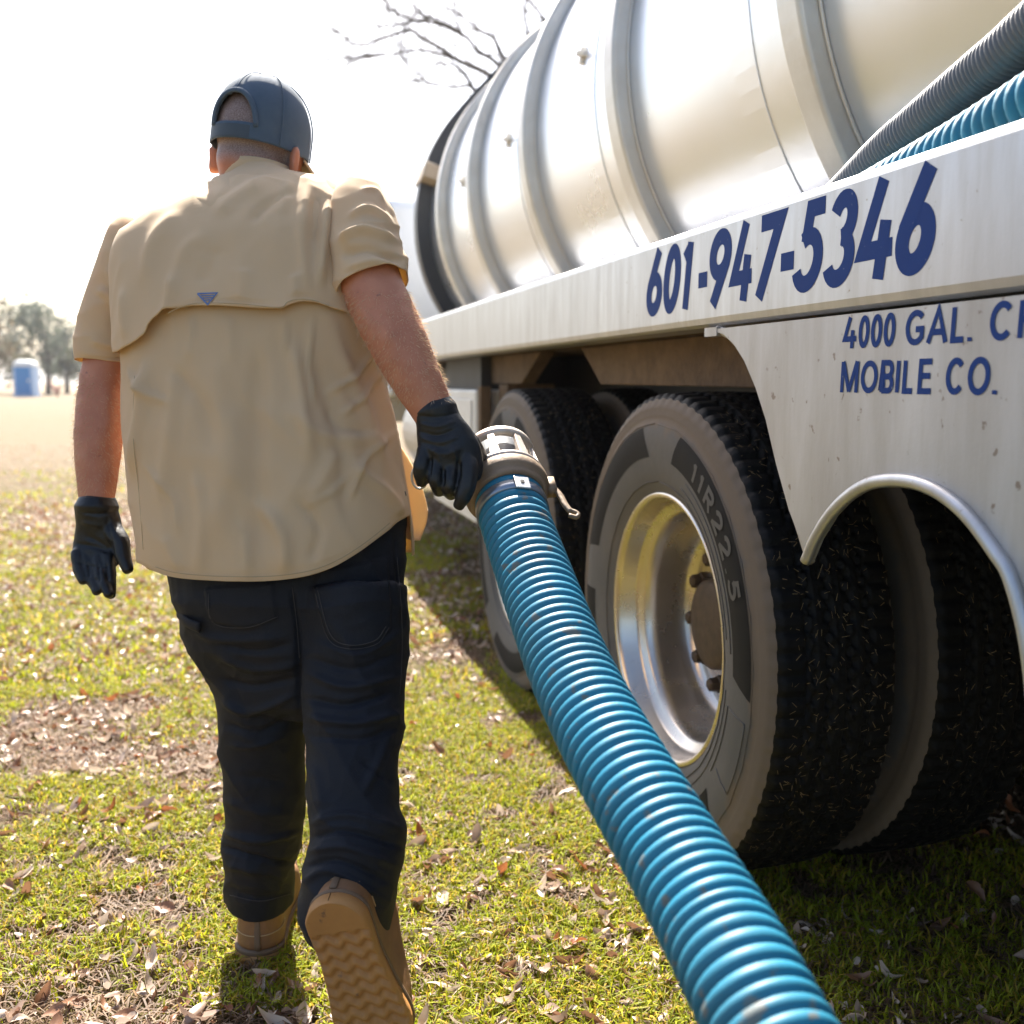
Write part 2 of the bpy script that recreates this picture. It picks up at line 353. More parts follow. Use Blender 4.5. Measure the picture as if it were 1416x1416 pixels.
clip = tk('band_clip', *join([tank_block(6.69, 17, (.26, .12, .10)), tank_block(6.53, 17, (.07, .10, .105))]), M('tan_steel', (.42, .33, .24), .5, .3), tank); bevel(clip, .01)
tk('manhole', *join([loft([np.c_[TC+np.cos(A_)*.28, 3.2+np.sin(A_)*.28, np.full(32, z)] for A_ in [np.linspace(0, 2*math.pi, 32, endpoint=False)] for z in (ZC+RT_-.05, ZC+RT_+.12)])]), ribm, tank)
# side rail with tray
TF = .93
def prism(poly, s0, s1):
    n_ = len(poly); V = [(t_, s0, z) for t_, z in poly] + [(t_, s1, z) for t_, z in poly]
    return V, [tuple(range(n_)), tuple(range(2*n_-1, n_-1, -1))] + [(i, i+n_, (i+1) % n_+n_, (i+1) % n_) for i in range(n_)]
rail = tk('side_rail', *prism([(TF+.012,1.232),(TF+.003,1.238),(TF,1.25),(TF,1.425),(TF+.003,1.436),(TF+.012,1.441),(TF+.045,1.441),(TF+.045,1.41),(TF+.02,1.41),(TF+.02,1.25),(TF+.10,1.25),(TF+.10,1.232)], -.7, 7.05), alu)
tray = tk('hose_tray', *box((TF+.022, -.69, 1.33), (1.42, 7.0, 1.352)), alu)
tk('tray_underside', *box((TF+.102, -.68, 1.236), (1.50, 7.0, 1.262)), dirty)
PH = '601-947-5346'
PX = [(2.262,2.170),(2.166,2.075),(2.078,2.006),(1.985,1.937),(1.938,1.842),(1.838,1.744),(1.742,1.648),(1.648,1.599),(1.596,1.508),(1.500,1.418),(1.414,1.318),(1.316,1.228)]
tl = tk('phone_number', *lettering([(c_, -a_, -b_, 1.270, 1.421) for c_, (a_, b_) in zip(PH, PX)], lambda x, y, k: (TF-k+.0008, -x, y), {'3': .0285, '5': .0285, '4': .0275, '7': .030, '1': .029}, .17), bluep, rail)
# fender skirt panel
edge = [ont(x, y, TF)[1:] for x, y in ((985,455),(1000,462),(1014,476),(1028,498),(1044,536),(1058,580),(1072,640),(1090,705),(1113,779))]
trim_px = ((1117,776),(1130,745),(1150,713),(1175,687),(1205,669),(1240,664),(1275,669),(1310,686),(1345,717),(1380,764),(1400,797))
trim = [ont(x, y, TF)[1:] for x, y in trim_px]; e_ = trim[-1]
trim += [np.array([e_[0]-.03, e_[1]-.06]), np.array([e_[0]-.05, e_[1]-.13]), np.array([e_[0]-.06, e_[1]-.2])]
lowc = [p for p in edge[:-1]] + trim + [np.array([-.65, trim[-1][1]])]; lowc = [p for i, p in enumerate(lowc) if i == 0 or p[0] < lowc[i-1][0] - 1e-4]
SVt = []; SFc = []
for p in lowc: SVt += [(TF+.001, p[0], 1.226), (TF+.001, p[0], min(p[1], 1.222)), (TF+.013, p[0], min(p[1], 1.222)), (TF+.013, p[0], 1.226)]
for i in range(len(lowc)-1):
    k = 4*i; SFc += [(k+j, k+(j+1) % 4, k+4+(j+1) % 4, k+4+j) for j in range(4)]
SFc += [(0, 3, 2, 1), tuple(4*(len(lowc)-1)+j for j in range(4))]
skirt = tk('fender_skirt', SVt, SFc, panelm)
TP = cr([(TF-.004, p[0], p[1]) for p in trim], 5); tk('arch_trim', *sweep(TP, .0095, .0105, 12), alu, skirt, True)
EP = cr([(TF+.012, p[0], p[1]) for p in edge], 4); tk('edge_return', *sweep(EP, .006, .010, 8), panelm, skirt, True)
for k_, (a_, b_) in enumerate((((985,455),(1000,478)),)):
    p = ont(*a_, TF); tk('corner_gusset', *prism([(TF-.0005,1.230),(TF-.0005,1.212),(TF+.02,1.212),(TF+.02,1.230)], p[1]-.02, p[1]+.035), panelm, skirt)
l1 = [('4',1.447,1.409),('0',1.404,1.376),('0',1.372,1.344),('0',1.340,1.312),('G',1.288,1.243),('A',1.240,1.196),('L',1.192,1.160),('.',1.158,1.146),('C',1.117,1.075),('H',1.068,1.030)]
l2 = [('M',1.449,1.398),('O',1.393,1.350),('B',1.344,1.310),('I',1.306,1.296),('L',1.291,1.262),('E',1.256,1.222),('C',1.196,1.158),('O',1.152,1.110),('.',1.106,1.094)]
tk('capacity_lettering', *lettering([(c_, -a_, -b_, 1.1715, 1.2215) for c_, a_, b_ in l1] + [(c_, -a_, -b_, 1.1025, 1.1525) for c_, a_, b_ in l2], lambda x, y, k: (TF-k+.0014, -x, y), .0088, .04), bluep, skirt)
# brackets and underbody
def plate(pts, t0, t1):
    n_ = len(pts); V = [(t0, s, z) for s, z in pts] + [(t1, s, z) for s, z in pts]
    return V, [tuple(range(n_)), tuple(range(2*n_-1, n_-1, -1))] + [(i, i+n_, (i+1) % n_+n_, (i+1) % n_) for i in range(n_)]
bevel(tk('hanger_bracket', *plate([(3.25,1.233),(3.05,1.112),(1.9,1.106),(1.7,1.233)], 1.10, 1.16), dirty))
bevel(tk('hanger_bracket', *plate([(5.12,1.233),(4.62,1.112),(4.0,1.112),(3.72,1.233)], 1.10, 1.16), dirty))
tk('frame_rail', *box((1.72, -.6, .78), (1.82, 9.6, 1.08)), black); tk('frame_rail', *box((2.55, -.6, .78), (2.65, 9.6, 1.08)), black)
tk('tank_cradle', *box((1.45, -.4, 1.06), (2.95, 7.0, 1.27)), black)
for s in (2.188, 3.56): tk('axle', *sweep([(1.2, s, .54), (3.3, s, .54)], .075, None, 16), black, smooth=True)
tk('light_block_flap', *box((1.62, 4.33, .35), (2.8, 4.35, 1.05)), black)  # added plate that stops light passing under the chassis
# tool box and fuel tank ahead of the wheels
tb = tk('tool_box', *box((1.0, 4.40, .485), (1.55, 5.42, 1.085)), white); bevel(tb, .012)
bevel(tk('box_door', *box((.992, 4.46, .53), (.9995, 5.36, 1.04)), white, tb), .003)
bevel(tk('box_post', *box((1.01, 4.34, .60), (1.06, 4.396, 1.10)), dirty, tb), .004)
bevel(tk('box_post', *box((1.09, 4.18, .56), (1.30, 4.33, 1.11)), dirty, tb), .004)
tk('tool_box_bracket', *box((1.05, 4.5, 1.085), (1.5, 5.3, 1.235)), black)
tk('fuel_tank', *sweep([(1.34, 5.58, .80), (1.34, 5.60, .80), (1.34, 6.8, .80), (1.34, 6.82, .80)], [.27, .30, .30, .27], None, 32), alu, smooth=True)
tk('step', *box((.98, 6.9, .45), (1.35, 7.4, .52)), alu); tk('air_tank', *sweep([(1.25, 5.5, 1.18), (1.25, 6.6, 1.18)], .06, None, 16), black, smooth=True)
# far side and rear of the chassis
tk('rear_light_block', *box((1.5, -.58, .40), (2.9, .95, 1.04)), black)  # unseen box added to block light from behind the truck
tk('side_rail', *box((3.36, -.7, 1.232), (3.41, 7.05, 1.441)), alu); tk('fender_skirt', *box((3.39, -.65, .62), (3.405, 1.55, 1.226)), panelm)
tk('hose_tray', *box((2.92, -.69, 1.33), (3.355, 7.0, 1.352)), alu)
# cab
cabp = [(7.62,1.0),(7.62,2.42),(7.75,2.52),(9.0,2.50),(9.45,1.95),(9.55,1.72),(11.0,1.55),(11.15,1.35),(11.15,.75),(9.3,.75),(9.2,1.0)]
cab = tk('cab', *plate(cabp, 1.06, 3.28), M('white_cab_paint', (.72, .73, .75), .25, 0, (.66, .66, .66), 3, .4, coat=.5)); bevel(cab, .06, 4)
glass = M('dark_glass', (.02, .025, .03), .05, 0, spec=.8)
tk('window', *plate([(8.0,1.78),(8.0,2.36),(8.75,2.36),(9.15,1.86),(9.15,1.78)], 1.052, 1.059), glass, cab); tk('rear_window', *box((1.6, 7.606, 1.75), (2.7, 7.619, 2.3)), glass, cab)
dr = tk('door', *plate([(7.85,1.02),(7.85,2.40),(8.78,2.40),(9.22,1.85),(9.22,1.02)], 1.053, 1.0585), MATS['white_cab_paint'], cab)
mir = tk('mirror', *join([box((.80, 9.0, 1.75), (.96, 9.05, 2.2)), sweep([(.88, 9.03, 2.22), (1.0, 9.03, 2.28), (1.1, 9.03, 2.2)], .012, None, 8), sweep([(.88, 9.03, 1.74), (1.0, 9.03, 1.7), (1.1, 9.03, 1.75)], .012, None, 8)]), black, cab)
tk('antenna', *sweep([(.95, 7.7, 2.1), (.93, 7.7, 2.4), (.70, 7.7, 2.46)], .006, None, 6), black, cab)
# wheels
RO, WT = .56, .30
sp = [(.034,.316),(.024,.328),(.014,.350),(.007,.375),(.003,.405),(.0,.44),(.0015,.468),(.006,.490),(.011,.503),(.0085,.508),(.014,.516),(.0115,.522),(.018,.533),(.024,.545),(.031,.5545)]
tr_ = np.linspace(.038, WT-.038, 62)
tprof = sp + [(a, RO - .006*((a-WT/2)/(WT/2))**2) for a in tr_] + [(WT-a, r) for a, r in sp[::-1]]
NS = 504; NP = len(tprof)
Vt, Ft = lathe(tprof, NS)
A2 = np.arctan2(-Vt[:, 1], Vt[:, 2]); a_ = Vt[:, 0]; R_ = np.hypot(Vt[:, 1], Vt[:, 2]); dR = np.zeros(len(Vt))
tread = R_ > .5535; lug = (A2/(2*math.pi)*84) % 1.
for k, g0 in enumerate((.088, .128, .172, .212)):
    gz = g0 + .0055*np.sign(np.sin(A2*84*1. + k*1.7)); dR += np.where(tread & (np.abs(a_-gz) < .0045), -.012, 0)
dR += np.where(tread & ((a_ < .083) | (a_ > .217)) & (lug < .30), -.007, 0)
l2_ = ((A2/(2*math.pi)*126) + a_*14) % 1.; dR += np.where(tread & (a_ > .09) & (a_ < .21) & (l2_ < .14), -.003, 0)
sh = (R_ > .515) & ~tread; dR += np.where(sh & (lug < .34), -.0032*np.clip((R_-.515)/.03, 0, 1), 0)
dR = np.maximum(dR, -.014) + np.where(tread, .0004*vnoise(Vt, 60, 4), 0)
Vt[:, 1] *= (R_+dR)/R_; Vt[:, 2] *= (R_+dR)/R_
flat = Vt[:, 2] < -.535; Vt[flat, 2] = -.535 - (-.535-Vt[flat, 2])*.2
tyre_me = mesh('tyre', Vt, Ft)
side = M('dusty_tyre_sidewall', (.088, .085, .082), .75, 0, (.135, .122, .11), 5, .8, (40, .25, .004), spec=.3)
trd = M('tyre_tread_rubber', (.0035, .0036, .0042), .6, 0, (.007, .0065, .006), 30, .6, (90, .3, .004), spec=.18)
darkr = M('clean_dark_rubber', (.012, .0115, .011), .75, 0, (.026, .022, .019), 12, .6, spec=.15)
rubl = M('raised_tyre_lettering', (.075, .069, .063), .7)
_t = side.node_tree; _n = _t.nodes; _b = _n['Principled BSDF']; _src = _b.inputs['Base Color'].links[0].from_socket
_tc = _n.new('ShaderNodeTexCoord'); _mp = _n.new('ShaderNodeMapping'); _mp.inputs['Scale'].default_value = (0, 1, 1); _t.links.new(_tc.outputs['Object'], _mp.inputs[0])
_ln = _n.new('ShaderNodeVectorMath'); _ln.operation = 'LENGTH'; _t.links.new(_mp.outputs[0], _ln.inputs[0]); _nz = _n.new('ShaderNodeTexNoise'); _nz.inputs['Scale'].default_value = 14; _nz.inputs['Detail'].default_value = 6; _t.links.new(_tc.outputs['Object'], _nz.inputs['Vector'])
_ma = _n.new('ShaderNodeMath'); _ma.operation = 'MULTIPLY_ADD'; _ma.inputs[1].default_value = .09; _t.links.new(_nz.outputs[0], _ma.inputs[0]); _t.links.new(_ln.outputs['Value'], _ma.inputs[2])
_mr = _n.new('ShaderNodeMapRange'); _mr.inputs[1].default_value = .515; _mr.inputs[2].default_value = .535; _mr.inputs[4].default_value = .4; _t.links.new(_ma.outputs[0], _mr.inputs[0])
_mx = _n.new('ShaderNodeMixRGB'); _t.links.new(_mr.outputs[0], _mx.inputs[0]); _t.links.new(_src, _mx.inputs[1]); _mx.inputs[2].default_value = (.20, .13, .07, 1); _t.links.new(_mx.outputs[0], _b.inputs['Base Color'])
tyre_me.materials.append(side); tyre_me.materials.append(trd)
fm = [1 if (len(sp) - 2 <= (i // NS) < NP - len(sp)) else 0 for i in range(len(Ft))]; tyre_me.polygons.foreach_set('material_index', fm)
rims = [(.030,.326),(.025,.324),(.0235,.318),(.028,.311),(.040,.306),(.075,.300),(.084,.296),(.090,.278),(.096,.272),(.13,.270),(.175,.266),(.20,.262),(.222,.250),(.226,.232),(.212,.20),(.205,.17),(.204,.15),(.204,.11),(.20,.105)]
rim_me = mesh('rim', *lathe(rims, 96)); rimm = M('polished_wheel_aluminium', (.64, .60, .55), .25, .92, (.40, .33, .25), 4, .6, (30, .05, .002), speck=(80, .70, (.34, .24, .14)))
back_me = mesh('rim_back', *lathe([(.03,.318),(.2,.29),(.27,.318)], 64)); hub_me = mesh('hub', *lathe([(.205,.118),(.18,.112),(.15,.108),(.145,.095),(.140,.06),(.140,.002)], 40))
nut_me = mesh('lug_nut', *join([lathe([(.206,.023),(.190,.023),(.188,.019),(.168,.017),(.164,.012),(.164,.001)], 6)]), smooth=False)
rust = M('rusty_steel', (.10, .065, .04), .6, .5, (.05, .035, .025), 30, .7, (60, .2, .004))
spx = np.array([p[1] for p in sp[:9]]); spa = np.array([p[0] for p in sp[:9]])
def wall(al, r, k): a = math.radians(al); return (np.interp(r, spx, spa) - k, -math.sin(a)*r, math.cos(a)*r)
def sector(a0, a1, r0, r1, k=.0008, skew=0):
    na = max(4, int((a1-a0)/2)); nr = 6; V = [wall(a0+(a1-a0)*i/na + skew*(j/nr-.5), r0+(r1-r0)*j/nr, k) for i in range(na+1) for j in range(nr+1)]
    return V, [(i*(nr+1)+j, i*(nr+1)+j+1, (i+1)*(nr+1)+j+1, (i+1)*(nr+1)+j) for i in range(na) for j in range(nr)]
patch_me = mesh('dark_patch', *join([sector(14, 92, .408, .480, skew=4), sector(-72, -8, .408, .480, skew=-4), sector(134, 205, .408, .480, skew=4), sector(226, 272, .408, .480)]))
def polar(al0, rm): return lambda x, y, k: wall(al0 + math.degrees(x/rm), rm + y, .0016 + k*.5)
tx = '11R22.5'; pos = []; x = 0
for c_ in tx:
    w_ = {'1': .026, '.': .016}.get(c_, .046); pos.append((c_, x, x+w_, -.024, .024)); x += w_ + .013
V1 = lettering(pos, polar(27, .444), .0105); V2 = lettering([('1', .0, .02, -.01, .01)], polar(100, .40), .003)
letter_me = mesh('size_lettering', *V1, smooth=False)
mol = [sweep([wall(a, r, .001) for a in np.linspace(a0, a1, 30)], .0012, None, 5) for r, a0, a1 in ((.372, 20, 80), (.395, 24, 84), (.372, 96, 150), (.392, 100, 126), (.40, 150, 190), (.486, 0, 358), (.35, 0, 358))]
mol += [sweep([wall(100, r, .001) for r in np.linspace(.405, .47, 8)], .0012, None, 5), sweep([wall(122, r, .001) for r in np.linspace(.405, .47, 8)], .0012, None, 5), sweep([wall(a, .47, .001) for a in np.linspace(100, 122, 8)], .0012, None, 5)]
mold_me = mesh('moulded_lines', *join(mol))
straw = M('dry_straw', (.24, .17, .08), .7, 0, (.16, .09, .04), 20, .7)
def straws(nn, seed):
    r = np.random.default_rng(seed); V = []; Fc = []
    for i in range(nn):
        al = r.uniform(20, 175); a = r.uniform(.035, .265); q = math.radians(al); R = RO + .001 - .006*((a-WT/2)/(WT/2))**2
        p = np.array([a, -math.sin(q)*R, math.cos(q)*R]); o = np.array([0, -math.sin(q), math.cos(q)]); e1 = np.array([1., 0, 0]); e2 = np.cross(o, e1)
        th = r.uniform(0, 6.28); d = e1*math.cos(th)+e2*math.sin(th) + o*r.uniform(-.1, .35); sd_ = np.cross(d, o); l = r.uniform(.004, .016); w_ = r.uniform(.0004, .0009)
        k = len(V); V += [p - sd_*w_, p + sd_*w_, p + d*l + sd_*w_*.5 + o*.001, p + d*l - sd_*w_*.5 + o*.001]; Fc.append((k, k+1, k+2, k+3))
    return mesh('straw', V, Fc, False)
straw_me = [straws(700, 1), straws(400, 2)]
def wheel(t, s, detail, flip=False, sm=None, rot=0):
    r = empty('wheel', np.array([t, s, .54]) - TO); r.parent = truck; r.location = tuple(np.array([t, s, .538]) - TO)
    obj('tyre', tyre_me, None, r)
    obj('rim', rim_me, rimm, r)
    if detail:
        obj('rim_back', back_me, rust, r); obj('dark_patch', patch_me, darkr, r); obj('size_lettering', letter_me, rubl, r)
        obj('moulded_lines', mold_me, side, r); obj('hub', hub_me, rust, r)
        for k in range(10):
            a = 2*math.pi*(k+.3)/10; nu = obj('lug_nut', nut_me, rust, r, (0, -math.sin(a)*.163, math.cos(a)*.163))
    if sm is not None: tag(obj('straw', straw_me[sm], straw, r), kind='stuff')
    return r
wheel(.926, 2.188, True, sm=0); wheel(1.275, 2.188, False, sm=1)
wheel(.926, 3.56, True, sm=1); wheel(1.275, 3.56, False)
wheel(1.02, 9.9, True)
for s in (2.188, 3.56): wheel(2.82, s, False); wheel(3.17, s, False)
tk('axle_light_block', *box((1.85, 1.6, .42), (2.5, 4.2, .78)), black); tk('belly_light_block', *box((1.6, 4.5, .5), (2.9, 7.2, 1.05)), black)  # two boxes added under the chassis to keep the ground there dark

# ------------------------------------------------------------------ hoses
def hose_tube(C, R, pitch, depth, m=11, n=28, sharp=1.):
    C = np.asarray(C); seg = np.linalg.norm(np.diff(C, axis=0), axis=1); S = np.r_[0, np.cumsum(seg)]; Ltot = S[-1]; k = max(8, int(Ltot/pitch*m))
    u = np.linspace(0, Ltot, k); Q = np.c_[[np.interp(u, S, C[:, i]) for i in range(3)]].T
    r = R - depth + depth*np.abs(np.cos(np.pi*u/pitch))**sharp
    return sweep(Q, r, None, n)
hoseblue = M('blue_hose_plastic', (.016, .205, .33), .47, 0, (.03, .12, .17), 7, .65, (60, .1, .003), spec=.38, speck=(38, .63, (.13, .15, .15)), transl=.05, tcol=(.02, .35, .5))
HP = [(703,686,1.75),(713,722,1.70),(728,765,1.645),(755,840,1.54),(786,920,1.435),(825,1000,1.335),(876,1090,1.235),(930,1180,1.15),(988,1280,1.06),(1052,1400,.965)]
hw = [dep(*p) for p in HP] + [np.array(q) for q in ((.29,.70,.44),(.36,.50,.27),(.43,.28,.13),(.50,.0,.066),(.52,-.35,.062),(.40,-.75,.062),(.15,-1.2,.062),(-.3,-1.7,.062))]
HC = cr(hw, 14); hose = empty('suction_hose', (HC[-1][0], HC[-1][1], 0)); HOFF = np.array([HC[-1][0], HC[-1][1], 0.])
tag(hose, 'thick blue corrugated suction hose with cage coupling held in the gloved hand', 'hose')
HR = .0605
V, Fc = hose_tube(HC, HR, .0182, .0095, 14, 36, .36); mk('corrugated_tube', V, Fc, hoseblue, hose, True, HOFF)
ax = nrm(HC[0]-HC[3]); sx_ = nrm(np.cross(ax, (0, 0, 1))); sy_ = np.cross(sx_, ax)
def cyl(prof, n=48, base=HC[0]):
    a = np.linspace(0, 2*math.pi, n, endpoint=False)
    return loft([base + ax*h + np.outer(np.cos(a)*r, sx_) + np.outer(np.sin(a)*r, sy_) for h, r in prof], False)
castal = M('cast_aluminium_coupling', (.60, .53, .46), .45, .55, (.40, .30, .22), 40, .6, (120, .2, .003))
brown = M('brown_worn_coupling', (.20, .135, .085), .6, .2, (.34, .25, .17), 25, .6, (80, .3, .004))
clampm = M('steel_band_clamp', (.26, .30, .36), .35, .8)
cp = mk('coupling', *cyl([(-.014,.060),(-.014,.066),(-.008,.0675),(.002,.0675),(.004,.073),(.008,.0745),(.022,.0745),(.026,.073),(.030,.069),(.030,.058)], 64), brown, hose, True, HOFF)
mk('cage_ring', *cyl([(.030,.060),(.030,.0715),(.038,.0715),(.042,.069),(.042,.06),(.030,.060)], 64), castal, cp, True, HOFF)
mk('cage_ring', *cyl([(.100,.055),(.100,.0655),(.108,.067),(.116,.0655),(.116,.055),(.100,.055)], 64), castal, cp, True, HOFF)
mk('inner_sleeve', *cyl([(.030,.050),(.116,.048),(.116,.040),(.0,.040)], 48), M('dark_rubber_sleeve', (.05, .055, .065), .45), cp, True, HOFF)
for k in range(8):
    a = 2*math.pi*(k+.45)/8; ra = sx_*math.cos(a)+sy_*math.sin(a); ta = -sx_*math.sin(a)+sy_*math.cos(a)
    Vb = [HC[0] + ax*h + ra*r + ta*w_*hw_ for h, hw_ in ((.039, .0095), (.102, .0065)) for r, w_ in ((.057, -1), (.0695 if h < .06 else .0645, -1), (.0695 if h < .06 else .0645, 1), (.057, 1))]
    bevel(mk('cage_bar', Vb, [(0,1,2,3),(7,6,5,4),(0,4,5,1),(1,5,6,2),(2,6,7,3),(3,7,4,0)], castal, cp, False, HOFF), .002)
bc = mk('band_clamp', *cyl([(-.050,.0585),(-.050,.0622),(-.030,.0622),(-.030,.0585)], 64), clampm, hose, True, HOFF)
def local_box(lo, hi, a, r):
    ra = sx_*math.cos(a)+sy_*math.sin(a); ta = -sx_*math.sin(a)+sy_*math.cos(a); V, Fc = box(lo, hi); return [HC[0]+ax*v[1]+ra*(r+v[2])+ta*v[0] for v in V], Fc
a_top = math.radians(82)
bevel(mk('clamp_buckle', *join([local_box((-.013,-.055,0), (.013,-.026,.004), a_top, .0615)]), M('bright_steel', (.7, .69, .66), .3, .8), bc, False, HOFF), .0015)
mk('buckle_screw', *join([local_box((-.003,-.044,.003), (.003,-.037,.0055), a_top, .0615)]), black, bc, False, HOFF)
aL = math.atan2(0.05, 1.); 
if (sx_ @ RT) < 0: aL = math.pi - aL
ra = sx_*math.cos(aL)+sy_*math.sin(aL)
lv = mk('cam_lever', *join([local_box((-.010,.0,.0), (.010,.034,.016), aL, .070), sweep(cr([HC[0]+ra*.082+ax*.016, HC[0]+ra*.090-ax*.006, HC[0]+ra*.094-ax*.034, HC[0]+ra*.100-ax*.052], 4), .0065, .0045, 10), sweep(cr([HC[0]+ra*.094-ax*.044, HC[0]+ra*.110-ax*.056, HC[0]+ra*.106-ax*.066, HC[0]+ra*.094-ax*.060], 4), .004, None, 8)]), brown, cp, True, HOFF)
PR = dep(580, 660, 1.70); a = np.linspace(0, 2*math.pi, 24)
mk('pull_ring', *sweep([PR + RT*math.cos(q)*.013 + DN*math.sin(q)*.019 + FW*.004*math.sin(q) for q in a], .0022, None, 8), castal, hose, True, HOFF)
# hoses stowed in the tray (truck coordinates)
def t2w(p): return VV*p[0] + UU*p[1] + np.array([0, 0, p[2]])
greyh = M('grey_suction_hose', (.11, .115, .13), .5, .1, (.20, .18, .16), 16, .6, (70, .15, .004), speck=(60, .71, (.30, .22, .16)))
def stowed(name, pts, R, pitch, depth, mat, label, sharp=1., m=10):
    C = cr([t2w(p) for p in pts], 12); o = empty(name, C[0]); tag(o, label, 'hose')
    V, Fc = hose_tube(C, R, pitch, depth, m, 26, sharp); mk('corrugated_tube', V, Fc, mat, o, True, C[0]); return o
g0 = [ont(x, y, 1.06) for x, y in ((1225,212),(1265,178),(1310,140),(1360,98),(1416,50))]
stowed('stowed_hose', [(1.05,2.6,1.392),(1.05,2.1,1.392),(1.055,1.8,1.405)] + [tuple(p) for p in g0] + [(1.07,.98,1.70),(1.10,.6,1.95),(1.16,.1,2.1),(1.2,-.4,1.9)], .037, .0085, .0035, greyh, 'grey finely ribbed hose lying on top of the blue hose in the truck tray', 1., 7)
stowed('stowed_hose', [(1.005,2.4,1.33+.05),(1.005,1.9,1.385),(1.005,1.60,1.403),(1.005,1.38,1.432),(1.005,1.2,1.462),(1.01,1.0,1.51),(1.03,.7,1.60),(1.05,.2,1.62),(1.05,-.5,1.5)], .047, .020, .0085, hoseblue, 'blue corrugated hose stowed beneath the grey hose in the truck tray', .55)
stowed('stowed_hose', [(1.13,2.6,1.395),(1.13,2.1,1.40),(1.135,1.75,1.43),(1.14,1.5,1.49),(1.145,1.3,1.56),(1.15,1.0,1.68),(1.18,.6,1.86),(1.25,.0,2.0)], .040, .018, .007, M('dark_blue_hose', (.02, .07, .12), .4), 'dark blue hose stowed between the grey hose and the tank', .6)

# ------------------------------------------------------------------ the man
P0 = onz(357, 1335); P0[2] = 0
person = empty('person', P0)
tag(person, 'heavyset worker in tan short-sleeved shirt, navy trousers and cap walking away with the hose', 'person')
def pm(name, me, mat, parent=person):
    V = getco(me); setco(me, V - P0); return obj(name, me, mat, parent)
def pk(name, V, Fc, mat, parent=person, smooth=True): return mk(name, V, Fc, mat, parent, smooth, P0)
skin = M('sunburnt_skin', (.50, .205, .115), .5, 0, (.36, .115, .06), 22, .7, (140, .12, .003), hair=True, speck=(75, .70, (.24, .10, .07)))
cloth = M('tan_shirt_cotton', (.76, .57, .36), .85, 0, (.72, .53, .32), 3, .5, (700, .10, .001), transl=.33, tcol=(.85, .62, .25), sheen=.15)
navy = M('navy_work_trousers', (.010, .012, .019), .64, 0, (.014, .0135, .0155), 5, .6, (420, .4, .002), spec=.22)
nitr = M('black_nitrile_glove', (.0055, .006, .0075), .4, 0, (.009, .0095, .011), 30, .5, (160, .25, .003), spec=.4)
leather = M('tan_boot_leather', (.26, .12, .045), .6, 0, (.14, .07, .035), 14, .7, (90, .3, .003))
sole_m = M('gum_rubber_sole', (.46, .22, .065), .6, 0, (.34, .15, .045), 12, .6, (70, .2, .003), speck=(50, .70, (.20, .10, .05)))
capm = M('blue_grey_cap_fabric', (.050, .082, .13), .85, 0, (.075, .11, .155), 60, .7, (900, .5, .002), sheen=.1)
# arms
RA = [(498,325,1.80,66,1.),(504,355,1.77,78,1.),(514,395,1.75,86,1.),(534,440,1.73,86,1.),(556,485,1.715,80,1.),(577,528,1.705,70,.95),(600,572,1.70,58,.85),(608,592,1.70,56,.8)]
LA = [(205,385,1.93,60,1.),(176,430,1.94,60,1.),(154,480,1.94,62,1.),(144,520,1.94,63,1.),(139,570,1.93,65,1.),(136,610,1.92,64,1.),(135,650,1.91,57,.95),(134,692,1.90,48,.85),(134,706,1.90,40,.8)]
# head
HCn = dep(363, 188, 1.99); yaw = math.radians(19); fwd = np.array([math.sin(yaw), math.cos(yaw), -.10]); fwd = nrm(fwd); hx = nrm(np.cross(fwd, (0, 0, 1))); roll = math.radians(-6)
hup = np.cross(hx, fwd); hx, hup = hx*math.cos(roll)+hup*math.sin(roll), hup*math.cos(roll)-hx*math.sin(roll)
def hl(x, y, z): return HCn + hx*x + fwd*y + hup*z
def blob(c, r, n=24):
    a = np.linspace(0, 2*math.pi, n, endpoint=False); rings = [np.array([hl(c[0]+r[0]*math.sin(p)*math.cos(q), c[1]+r[1]*math.sin(p)*math.sin(q), c[2]-r[2]*math.cos(p)) for q in a]) for p in np.linspace(.08, math.pi-.08, 16)]
    return loft(rings)
head = [blob((0,0,.0),(.081,.101,.099)), blob((0,.03,-.07),(.066,.075,.085)), blob((0,.07,-.105),(.045,.045,.04)), blob((0,.105,-.045),(.014,.022,.03)), blob((0,.085,.015),(.055,.02,.016)), blob((0,-.03,-.06),(.066,.062,.06)),
        sweep([hl(0,-.02,-.06), hl(0,-.015,-.12), hl(0,-.012,-.20), hl(0,-.01,-.27)], [.064,.062,.060,.058], None, 20)]
for sg in (-1, 1):
    er = [hl(sg*(.076+.014*(k/5)), -.005-.016*(k/5), -.055+.0) for k in range(6)]
    a = np.linspace(0, 2*math.pi, 20, endpoint=False)
    head.append(loft([hl(sg*(.070+.030*u), -.004-.020*u, -.052) + np.outer(np.cos(a)*(.010+.004*u)*k_, fwd) + np.outer(np.sin(a)*(.026+.010*u)*k_, hup) for u, k_ in ((0, 1), (.25, 1), (.5, 1), (.75, .97), (.92, .85), (1.0, .6))]))
tors = limb([(365,285,1.97,90,.9),(360,330,1.94,220,.5),(355,380,1.90,310,.5),(360,480,1.88,310,.5),(370,600,1.86,320,.55),(385,690,1.85,280,.5),(392,740,1.86,240,.45)], 4)
llegb = limb([(365,740,1.87,110,.8),(348,820,1.89,100,.9),(360,980,1.92,80,1.),(363,1130,1.96,66,1.),(359,1290,2.02,46,1.)], 4)
rlegb = limb([(440,740,1.85,110,.8),(478,820,1.83,100,.9),(488,980,1.77,92,1.),(489,1130,1.70,75,1.),(482,1250,1.645,55,1.)], 4)
